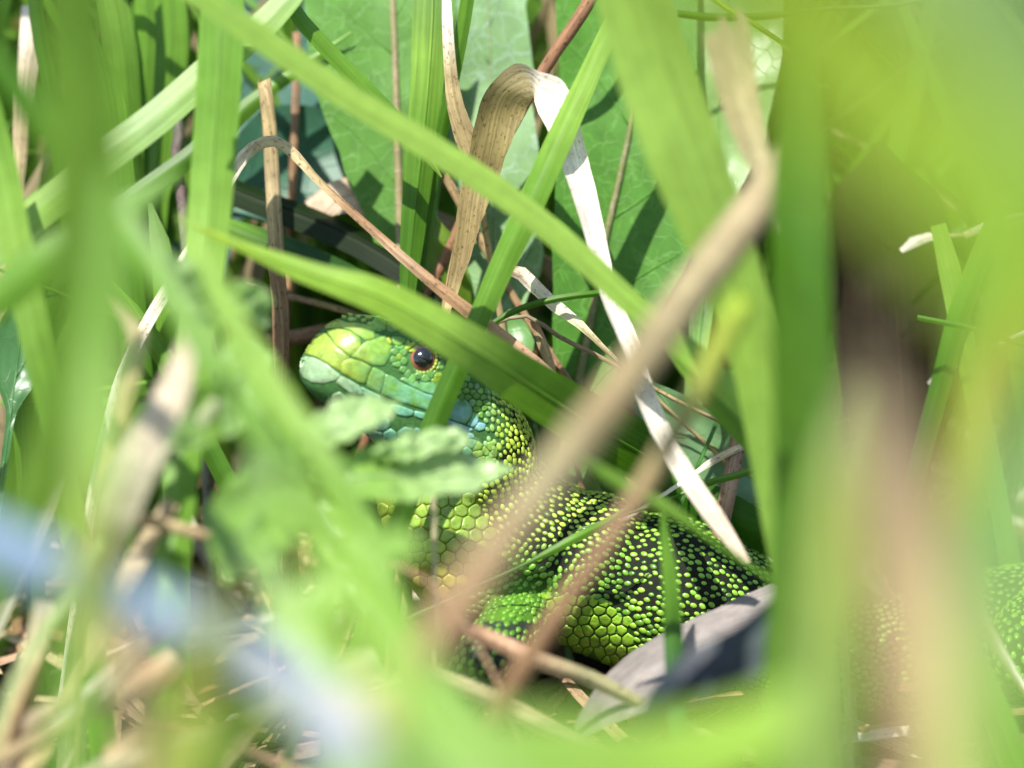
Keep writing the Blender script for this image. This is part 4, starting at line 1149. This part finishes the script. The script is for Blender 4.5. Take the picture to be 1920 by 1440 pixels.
blade('pale green blade beyond the huge arching one', [(1700, -250, 250), (1820, -60, 246), (1930, 110, 240), (2060, 330, 236)], [260, 260, 250, 200], [(.26, .38, .13), (.26, .38, .13), GL], ground='end', spread=(30, 0), fold=.2, roll=(34, 34))
blade('wide upright dark green blade between beige dry blade and dark gap', [(1490, -60, 66), (1490, 150, 66), (1492, 330, 66), (1495, 500, 66), (1500, 700, 65), (1505, 900, 64), (1500, 1100, 64), (1490, 1300, 64), (1480, 1500, 64)], [20, 70, 108, 120, 124, 128, 136, 146, 150], [GD, GD, GD, (.055, .13, .010), (.06, .135, .012), (.065, .14, .014), (.075, .15, .018)], ground='end', fold=.35, roll=(-25, -25, -20), n=46)
blade('soft green blade bending between the upright blade and pale stem', [(1600, 720, 150), (1580, 850, 152), (1568, 1020, 154), (1560, 1200, 156), (1545, 1400, 158), (1530, 1600, 160)], [20, 70, 100, 110, 120, 120], [(.14, .2, .02), (.16, .2, .02), (.13, .2, .03), (.11, .19, .03)], ground='end', fold=.25)
stem('thick blurred pinkish-tan dry stalk below the dark brown gap', [(1625, 640, 176), (1640, 730, 177), (1662, 830, 178), (1690, 950, 179), (1715, 1090, 180), (1742, 1260, 182), (1768, 1450, 184)], [20, 80, 130, 165, 180, 190, 196], [(.07, .055, .03), (.14, .105, .055), (.23, .172, .085), (.27, .205, .095), (.28, .21, .095), (.28, .21, .09)], ground='end', n=44, k=16)  # dark top colours paint the shade on the stalk's upper part
blade('olive yellow-edged blade beyond the thick pinkish-tan stalk', [(1960, 420, 150), (1900, 560, 150), (1850, 700, 150), (1808, 850, 150), (1780, 1000, 150), (1760, 1160, 150)], [40, 60, 64, 60, 50, 40], [GY, (.28, .26, .03), (.26, .25, .03), (.2, .22, .03)], ground='end', fold=.4)
blade('mid green blurred blade beside the olive yellow-edged one', [(1900, 330, 130), (1860, 480, 130), (1835, 640, 130), (1815, 820, 130), (1800, 1000, 130)], [50, 80, 84, 80, 70], [GL, GM, GM, GM], ground='end', fold=.35)
blade('pale blurred blade covering the hind quarters of the lizard', [(2000, 700, 240), (1950, 850, 240), (1900, 1010, 240), (1870, 1200, 240), (1850, 1440, 240)], [120, 150, 160, 150, 130], [GP, GP, GL], ground='end', fold=.25)
blade('wide blurred upright blade over the pale diagonal blade', [(135, -80, 118), (145, 100, 116), (160, 300, 114), (172, 480, 112), (160, 640, 110), (110, 820, 108), (40, 1000, 106), (-30, 1160, 104)], [110, 124, 138, 140, 128, 110, 96, 84], [(.085, .17, .018), (.1, .19, .02), (.095, .18, .02), (.095, .185, .02), (.11, .2, .025), (.09, .18, .02)], ground='end', fold=.3, n=46)
blade('olive-edged blade crossing the blue-grey tinted blade', [(215, 330, 138), (205, 500, 140), (195, 700, 142), (180, 900, 146), (155, 1100, 152), (140, 1280, 158), (138, 1480, 164)], [30, 66, 72, 76, 76, 72, 72], [GM, GM, GL, GO, GM, GM], ground='end', fold=.35, n=46)
blade('dark green blurred blade slanting past the cream forked blade to the foreleg', [(-70, 40, 84), (20, 160, 84), (100, 260, 84), (180, 350, 84), (270, 470, 86), (400, 680, 90), (500, 830, 92), (600, 985, 94), (700, 1110, 96), (790, 1230, 98)], [56, 60, 58, 54, 52, 58, 62, 62, 56, 44], [GD, GD, GM, GM, GM, GM, GD, GM, GM], ground='end', fold=.3, roll=(-20, 0, 10), n=60)
blade('lighter blurred blade parallel to the dark slanting one', [(345, 400, 70), (400, 530, 72), (470, 660, 74), (545, 780, 76), (620, 880, 78), (690, 1000, 80), (745, 1140, 82)], [14, 48, 56, 58, 54, 48, 40], [GL, GL, GL, GM, GM], ground='end', fold=.3)
blade('pale green bowed blade under the pale diagonal blade', [(-60, 600, 60), (20, 540, 60), (110, 470, 60), (230, 400, 58), (340, 320, 56)], [70, 80, 80, 60, 10], [GM, GM, GP, GM], ground='start', fold=.3)
blade('sharp upright blade farthest from the lizard, beyond the wide blurred one', [(-40, 150, 26), (0, 300, 26), (30, 460, 27), (60, 600, 28), (90, 760, 28)], [50, 60, 62, 60, 50], [GM, GL, GM], ground='end', fold=.4)
blade('cream dry blade with forked end beside the crinkled herb', [(352, 640, 60), (330, 720, 60), (290, 800, 60), (245, 890, 59), (208, 985, 56), (190, 1060, 48)], [30, 62, 74, 84, 84, 70], [(.42, .34, .25), (.48, .40, .29), (.40, .37, .25), (.50, .42, .31), (.48, .4, .29)], M_DRY, 'dry_grass_blade', 'dry grass', fold=.25, roll=(-15, -20), ground='end', jag=3.5)
blade('narrow green-cream strip splitting from the cream blade', [(408, 752, 50), (370, 795, 50), (330, 838, 51), (285, 890, 52), (240, 960, 53)], [22, 26, 26, 24, 20], [(.32, .36, .2), (.28, .36, .15)], M_DRY, 'dry_grass_blade', 'dry grass', fold=.3, ground='end')
blade('small tan forked shred above the cream blade', [(205, 545, 46), (235, 590, 46), (260, 625, 46), (250, 680, 47), (235, 760, 48)], [8, 20, 34, 34, 28], [ST, (.38, .3, .18), TN], M_DRY, 'dry_grass_blade', 'dry grass', fold=.4, ground='end')
blade('blade tinted blue-grey for sky sheen lying blurred across the straw litter', [(-120, 965, 140), (0, 1025, 142), (120, 1078, 144), (260, 1135, 146), (380, 1185, 148), (480, 1240, 150), (570, 1310, 152), (650, 1410, 156), (720, 1540, 160)], [96, 104, 100, 96, 96, 100, 110, 130, 130], [(.17, .24, .34), (.18, .25, .34), (.2, .26, .33), (.22, .26, .3), (.25, .26, .28), (.19, .23, .28)], M_SKYSHEEN, 'tinted_blade', 'grass blade', ground='end', fold=.2, roll=(-25, -25), n=50)  # sky reflected on a shiny blade, painted as blue-grey colour
blade('light green blurred blade running from the herb past the foreleg', [(560, 900, 170), (620, 1020, 174), (690, 1150, 180), (770, 1290, 186), (860, 1430, 194), (950, 1570, 200)], [20, 76, 110, 130, 140, 140], [(.2, .33, .05), (.2, .33, .05), (.2, .33, .06), GP], ground='end', fold=.3, roll=(20, 20))
blade('broad soft blade sweeping below the belly and dead leaf', [(1600, 1230, 150), (1450, 1350, 152), (1260, 1420, 156), (1050, 1430, 162), (850, 1445, 168), (660, 1535, 172)], [20, 140, 195, 230, 230, 200], [GL, (.2, .33, .04), (.2, .33, .05), (.2, .33, .06), GP], ground='end', fold=.2, roll=(-25, -25))
blade('blade painted slate-dark for its shade dipping under the dead leaf', [(1195, 1400, 52), (1235, 1310, 55), (1310, 1262, 56), (1385, 1228, 56), (1440, 1170, 56), (1480, 1090, 56)], [20, 50, 100, 112, 80, 10], [(.010, .017, .022), (.008, .014, .019), (.02, .04, .03)], M_DARKLEAF, 'tinted_blade', 'grass blade', ground='start', fold=.2, roll=(20, 20))  # near-black colours paint the shade lying on this blade
blade('olive blurred blade hanging before the straw litter', [(420, 1080, 150), (400, 1180, 152), (360, 1290, 156), (320, 1400, 160), (290, 1540, 164)], [10, 60, 74, 80, 80], [GO, GO, (.2, .2, .05)], ground='end', fold=.3)
blade('tan blurred blade beside the olive one in front of the litter', [(170, 1090, 130), (215, 1190, 132), (250, 1300, 134), (270, 1420, 136), (280, 1560, 138)], [10, 50, 60, 64, 64], [TN, (.28, .22, .1), TN], M_DRY, 'dry_grass_blade', 'dry grass', ground='end', fold=.3)
blade('soft yellow-green blade bending low before the straw litter', [(640, 1290, 140), (560, 1330, 142), (470, 1370, 144), (380, 1420, 148), (300, 1500, 152)], [10, 70, 90, 96, 90], [GY, (.2, .28, .04), (.18, .27, .03)], ground='end', fold=.3, roll=(-25, -25))
blade('buff dry blade blurred under the blue-grey one', [(420, 1240, 120), (500, 1275, 122), (590, 1300, 124), (690, 1310, 126), (790, 1350, 128)], [10, 56, 70, 66, 40], [(.4, .34, .2), (.42, .37, .22), (.4, .36, .2)], M_DRY, 'dry_grass_blade', 'dry grass', ground='end', fold=.3, roll=(25, 25))
blade('light green blade slanting under the dark slanting one', [(470, 1020, 110), (520, 1100, 112), (580, 1190, 114), (640, 1300, 116), (700, 1440, 118)], [10, 60, 70, 74, 74], [GP, GL, GL], ground='end', fold=.3, roll=(20, 20))
blade('bright green tuft blade low before the blue-grey blade', [(330, 1560, 120), (390, 1440, 118), (440, 1350, 116), (470, 1270, 114)], [120, 110, 80, 10], [GL, GM, GY], ground='start', fold=.3)

# ------------------------------------------------------------------ a crinkled mint-like plant before the throat
PR = P(600, 1250, 40); PR.z = 0
mint = empty('crinkled_herb', PR)
tag(mint, 'light green crinkled herb with puckered leaves before the lizard throat', 'herb')
sp = [PR + Vector((0, 0, -2)), P(610, 1130, 42), P(600, 1000, 42), P(560, 880, 42), P(500, 740, 42), P(430, 600, 42), P(395, 520, 42)]
v, f, u = tube_geo(catmull(sp, 40), lambda t: 1.1 * (1 - .5 * t), 10, 1)
mesh('stalk', v, f, M_SOFT, mint, (.13, .25, .05), u, origin=PR)
def ml(pts, wl, wr, col, cr=1.6, roll=(0,), veins=4, cf=.4):
    leaf(None, pts, wl, wr, col, M_SOFT, parent=mint, crinkle=cr * .62, cfreq=cf, cup=.15, veins=veins, ribw=.28, ribcol=(.22, .34, .13), tooth=.12, tfreq=.5, roll=roll, n=36, seg=17)
LG = (.19, .34, .06); LP = (.28, .41, .16)
ml([(575, 885, 34), (660, 892, 37), (760, 892, 34), (860, 888, 31), (968, 878, 28)], [10, 62, 78, 60, 3], [10, 56, 66, 52, 3], [LG, LG, LP, LP], 1.3, (38, 34))
ml([(560, 860, 42), (610, 815, 38), (665, 785, 36), (715, 765, 34), (752, 752, 33)], [8, 48, 54, 36, 3], [8, 44, 46, 32, 3], [LG, LP, LP], 2.0, (36, 36), cf=.55)
ml([(700, 850, 36), (750, 845, 34), (810, 828, 32), (860, 822, 31), (895, 830, 30)], [8, 30, 34, 24, 3], [8, 28, 30, 24, 3], [LG, LP, LP], 2.0, (36, 30), cf=.6)
ml([(560, 880, 44), (500, 940, 48), (450, 1010, 52), (420, 1090, 56)], [10, 85, 95, 10], [10, 85, 95, 10], [LG, LG, (.15, .28, .06)], 1.4, (10, 20))
ml([(600, 940, 44), (640, 1010, 46), (660, 1090, 48), (660, 1170, 50)], [10, 80, 80, 8], [10, 70, 70, 8], [LG, LG, (.15, .28, .06)], 1.4, (0, 10))
ml([(430, 610, 42), (390, 570, 44), (350, 530, 46), (315, 470, 48)], [8, 60, 60, 5], [8, 55, 55, 5], [LG, LP, LP], 1.8, (10, 10), cf=.5)
ml([(440, 620, 42), (455, 680, 45), (450, 750, 48), (425, 820, 50)], [8, 65, 62, 5], [8, 60, 60, 5], [LG, LG, LP], 1.8, (-10, 5), cf=.5)
ml([(420, 580, 42), (450, 560, 40), (480, 570, 38), (500, 610, 36)], [6, 36, 36, 4], [6, 34, 34, 4], [LG, LP], 1.5, (0, 0), cf=.5)
ml([(480, 720, 43), (420, 760, 48), (340, 790, 52), (270, 800, 56)], [8, 60, 62, 5], [8, 55, 60, 5], [LG, LG, LP], 1.6, (10, 10), cf=.5)

ml([(600, 1010, 96), (560, 960, 96), (510, 900, 96), (460, 850, 96)], [10, 75, 80, 5], [10, 70, 70, 5], [LG, LG, LP], 1.2, (30, 30))
ml([(610, 1080, 92), (580, 1130, 94), (540, 1170, 96), (490, 1200, 98)], [10, 60, 60, 5], [10, 60, 60, 5], [LG, LG, LP], 1.2, (-30, -30))
ml([(620, 1060, 88), (680, 1040, 90), (740, 1030, 92), (800, 1040, 94)], [8, 46, 46, 4], [8, 46, 46, 4], [LG, LG, LG], 1.2, (30, 30))

# ------------------------------------------------------------------ straw litter on the soil, lower left
LIT = [('pale straw standing in the litter under the wide blurred blade', [(110, 900, 34), (85, 960, 34), (60, 1020, 35), (30, 1090, 36)], [30, 42, 42, 36], [WH, (.45, .42, .3), WH]),
       ('tan straw leaning under the cream forked blade', [(320, 940, 36), (285, 1000, 36), (250, 1060, 36), (215, 1130, 37)], [34, 40, 42, 40], [ST, ST, (.4, .32, .16)]),
       ('short brown scrap lying across the leaning tan straw', [(215, 965, 40), (290, 980, 40), (360, 998, 40), (420, 1012, 40)], [20, 26, 24, 8], [BR, ST, PK]),
       ('cream curled straw end under the blue-grey blade', [(215, 1260, 44), (255, 1222, 44), (300, 1190, 44), (340, 1160, 44)], [26, 40, 40, 26], [WH, ST, WH]),
       ('wide buff straw scrap below the curled straw end', [(240, 1300, 46), (290, 1270, 46), (330, 1235, 46)], [40, 60, 44], [ST, PK, ST]),
       ('yellowish straw pointing up beside the running light green blade', [(640, 1150, 34), (600, 1200, 34), (560, 1255, 35), (520, 1310, 36)], [16, 34, 36, 30], [(.48, .44, .25), ST, ST]),
       ('grey-brown flat straw at the outer end of the litter', [(60, 1230, 40), (40, 1300, 40), (10, 1370, 40), (-30, 1450, 40)], [44, 56, 56, 50], [TN, BR, TN]),
       ('buff straw leaning over the grey-brown flat one', [(-60, 1440, 42), (20, 1385, 42), (90, 1340, 42), (160, 1300, 43)], [40, 50, 46, 20], [ST, (.36, .28, .2), ST]),
       ('thin orange-brown straw in the litter', [(220, 1330, 48), (290, 1350, 48), (360, 1372, 48), (430, 1400, 48)], [12, 16, 16, 10], [PK, RB, PK]),
       ('green-buff straw slanting just below the blue-grey blade', [(80, 1130, 42), (70, 1190, 42), (50, 1240, 42), (30, 1300, 43)], [36, 44, 40, 30], [(.4, .36, .26), ST, TN]),
       ('brown straw end beside the thin orange-brown straw', [(200, 1440, 46), (235, 1410, 46), (262, 1380, 46), (280, 1350, 46)], [50, 56, 46, 12], [PK, ST, BR]),
       ('cream blurred straw beside the end of the blue-grey blade', [(480, 1345, 60), (560, 1310, 60), (640, 1270, 60), (700, 1240, 60)], [40, 70, 74, 40], [(.5, .46, .3), (.46, .42, .24), (.48, .44, .28)]),
       ('pale straw under the crinkled herb stalk', [(640, 1130, 38), (690, 1115, 38), (730, 1105, 38)], [18, 30, 14], [WH, WH, ST])]
for lb, pts, wd, cl in LIT:
    blade(lb, pts, wd, cl, M_DRY, 'straw', 'straw', 'straws in the litter', fold=.35, roll=(-25, -15), corr=.03, n=24, ground='end' if pts[-1][1] > pts[0][1] else 'start')

# dry bits and blades seen through gaps on the right
blade('white papery scrap in the dark brown gap', [(1690, 470, -20), (1715, 452, -20), (1745, 442, -20), (1790, 440, -22)], [8, 20, 16, 6], [WH, WH, ST], M_DRY, 'dry_grass_blade', 'dry grass', fold=.3, ground='end')
blade('cream straw tip above the olive yellow-edged blade', [(1810, 440, -14), (1840, 428, -14), (1870, 412, -14), (1930, 400, -14)], [14, 18, 10, 6], [ST, WH, ST], M_DRY, 'dry_grass_blade', 'dry grass', fold=.3, ground='end')
blade('small white scrap beside the olive blade', [(1740, 720, -16), (1765, 702, -16), (1790, 680, -16), (1830, 660, -18)], [6, 20, 22, 8], [GR, WH, WH], M_DRY, 'dry_grass_blade', 'dry grass', fold=.3, ground='end')
for lb, pts, wd, cl in [('pale blade crossing another under the white papery scrap', [(1760, 420, -12), (1785, 520, -12), (1805, 620, -12), (1830, 740, -13)], [30, 44, 44, 40], [GL, GL, GM]),
                        ('darker green blade crossing the pale one under the papery scrap', [(1880, 380, -8), (1840, 480, -9), (1800, 590, -10), (1770, 700, -12)], [30, 40, 44, 40], [GM, GM, GD]),
                        ('thin dark stalk lying across the two crossed blades', [(1720, 595, -6), (1770, 605, -6), (1820, 615, -6), (1900, 640, -6)], [10, 11, 11, 10], [GD, GD, GD])]:
    blade(lb, pts, wd, cl, fold=.4, ground='end')

# ------------------------------------------------------------------ background blades at upper left and elsewhere that can be told apart
BGL = [([(265, -60, -20), (272, 60, -20), (268, 180, -21), (262, 330, -22)], [34, 40, 38, 30], [GM, GM, GD]), ([(310, -60, -26), (318, 80, -26), (305, 220, -27), (290, 380, -28)], [60, 70, 64, 50], [GM, GM, GM]),
       ([(200, -60, -14), (225, 80, -15), (235, 200, -16), (250, 340, -18)], [60, 70, 70, 50], [GL, GM, GM]), ([(345, -60, -30), (340, 60, -30), (330, 180, -31), (318, 330, -32)], [40, 44, 44, 40], [GO, GM, GD]),
       ([(170, 60, -8), (200, 180, -9), (215, 300, -10), (230, 450, -12)], [10, 60, 66, 60], [GM, GM, GD]), ([(60, -60, -20), (75, 60, -20), (100, 180, -21), (120, 330, -22)], [26, 30, 30, 30], [GDD, GD, GD]),
       ([(280, 380, -6), (300, 460, -6), (312, 560, -6), (318, 700, -7)], [8, 40, 46, 44], [GP, GM, GM]), ([(20, 560, -10), (40, 680, -10), (50, 800, -10), (60, 960, -12)], [16, 46, 50, 44], [GD, GM, GD]),
       ([(330, 980, 4), (328, 1050, 4), (322, 1120, 4), (318, 1220, 4)], [20, 30, 30, 26], [GP, GM, GM]), ([(200, 520, -4), (250, 590, -4), (300, 660, -4), (350, 760, -4)], [8, 34, 40, 40], [GM, GM, GD]),
       ([(0, 755, -10), (60, 750, -10), (110, 742, -10), (170, 730, -11)], [10, 12, 12, 8], [GM, GL, GM])]
BGN = ['bluish upright blade thin against the dark gap', 'broad soft blade farthest back in the tuft', 'wide light blade leaning in the tuft behind the wide blurred one', 'olive blade beside the upright striped blade', 'pointed blade rising from low in the tuft', 'almost black narrow blade beside the cream dry blade', 'short pale blade standing under the pale diagonal blade', 'shaded blade beside the leaf with pale shine', 'pale blade standing behind the tan leaning straw', 'pointed blade slanting behind the cream forked blade', 'thin level blade sticking out beside the leaf with pale shine']
for lb, (pts, wd, cl) in zip(BGN, BGL):
    blade(lb, pts, wd, cl, group='blades of the tuft behind the wide blurred blade', fold=.4, ground='end', n=28, roll=(rnd.uniform(-30, 30),))
leaf('shaded green leaf with pale shine behind the wide blurred blade', [(20, 780, -6), (30, 700, -7), (40, 620, -8), (45, 540, -9)], [8, 44, 46, 6], [8, 44, 46, 6], [(.04, .12, .03), (.06, .16, .05)], M_SOFT, ground='start', cup=.3, crinkle=1.0, ribw=.2, veins=3)
blade('cream dry blade upright in the tuft of green blades', [(60, 10, -26), (62, 70, -26), (50, 140, -26), (40, 240, -27)], [40, 50, 40, 30], [WH, (.5, .4, .28), ST], M_DRY, 'dry_grass_blade', 'dry grass', fold=.4, ground='end')
stem('fuzzy violet-brown stalk behind the pale diagonal blade', [(330, 190, -14), (335, 250, -14), (330, 290, -14), (342, 380, -15), (350, 470, -16)], [18, 22, 20, 22, 20], [(.1, .12, .08), (.16, .1, .1), (.2, .2, .16)], ground='end')

# ------------------------------------------------------------------ uncountable: deep grass behind, litter on the soil
def deep_grass():
    rg = random.Random(5); V = []; F = []; U = []; C = []
    for q in range(2600):
        d = -40 - 260 * rg.random() ** 1.4
        x = rg.uniform(-150, 150) * (1 + -d / 500)
        g = FOC - FWD * d; y = g.y
        gx = x / (1 - d / 600)
        if 34 < gx < 50 and d > -150: continue
        base = Vector((x, y, -2))
        h = rg.uniform(50, 150); lean = Vector((rg.gauss(0, .35), rg.gauss(0, .3), 1)).normalized()
        bend = Vector((rg.gauss(0, 28), rg.gauss(0, 22), -rg.uniform(0, 25)))
        wd = rg.uniform(1.2, 4.2); n = 9
        dry = rg.random() < .16
        k = rg.uniform(.6, 1.2)
        c = (tuple(a * k * .7 for a in ST) if dry else tuple(a * k for a in (GM if rg.random() < .6 else GD)))
        side = Vector((math.cos(rg.uniform(-1, 1)), math.sin(rg.uniform(-1, 1)), 0))
        o = len(V)
        for i in range(n):
            t = i / (n - 1)
            p = base + lean * (h * t) + bend * (t * t)
            if (p - CAMP).dot(FWD) < DIST + 28: p += FWD * (DIST + 28 - (p - CAMP).dot(FWD))
            ww = wd * (1 - t ** 2.2) * .5 + .05
            for j, s in enumerate((-1, 0, 1)):
                V.append(p + side * (s * ww) + Vector((0, -.25 * ww * (s == 0), 0))); U.append((s * ww + q * 3.1, h * t)); C.append(c)
        for i in range(n - 1):
            for j in range(2):
                a = o + i * 3 + j; F.append((a, a + 1, a + 4, a + 3))
    ob = mesh('deep_grass', V, F, M_GRASS, None, C, U)
    tag(ob, 'dense tangled grass filling the shade behind the leaves', 'grass', None, 'stuff')
deep_grass()

def litter():
    rg = random.Random(9); V = []; F = []; U = []; C = []
    for q in range(2200):
        x = rg.uniform(-170, 170); y = rg.uniform(-130, 200)
        L = rg.uniform(8, 34); wd = rg.uniform(.6, 2.6); a = rg.uniform(0, math.pi * 2); n = 6
        tlt = rg.uniform(-.18, .3); curl = rg.uniform(-.03, .03)
        c0 = rg.choice([ST, TN, BR, BR, (.12, .08, .05), WH, PK, (.16, .11, .07)]); k = rg.uniform(.55, 1.05); c = tuple(v * k for v in c0)
        dirn = Vector((math.cos(a), math.sin(a), tlt)); z0 = rg.uniform(-1, 4.5); side = Vector((-math.sin(a), math.cos(a), rg.uniform(-.4, .4))).normalized()
        o = len(V)
        for i in range(n):
            t = i / (n - 1)
            p = Vector((x, y, z0)) + dirn * (L * (t - .3)) + side * (curl * L * L * t * t * .4)
            p.z = max(p.z, -1.5)
            ww = wd * (.6 + .4 * math.sin(t * math.pi)) * .5
            for s in (-1, 0, 1):
                V.append(p + side * (s * ww) + Vector((0, 0, .25 * ww * (s == 0)))); U.append((s * ww + q * 2.3, L * t)); C.append(c)
        for i in range(n - 1):
            for j in range(2):
                b = o + i * 3 + j; F.append((b, b + 1, b + 4, b + 3))
    ob = mesh('dry_litter', V, F, M_DRY, None, C, U)
    tag(ob, 'loose dry straw litter covering the soil', 'litter', None, 'stuff')
litter()
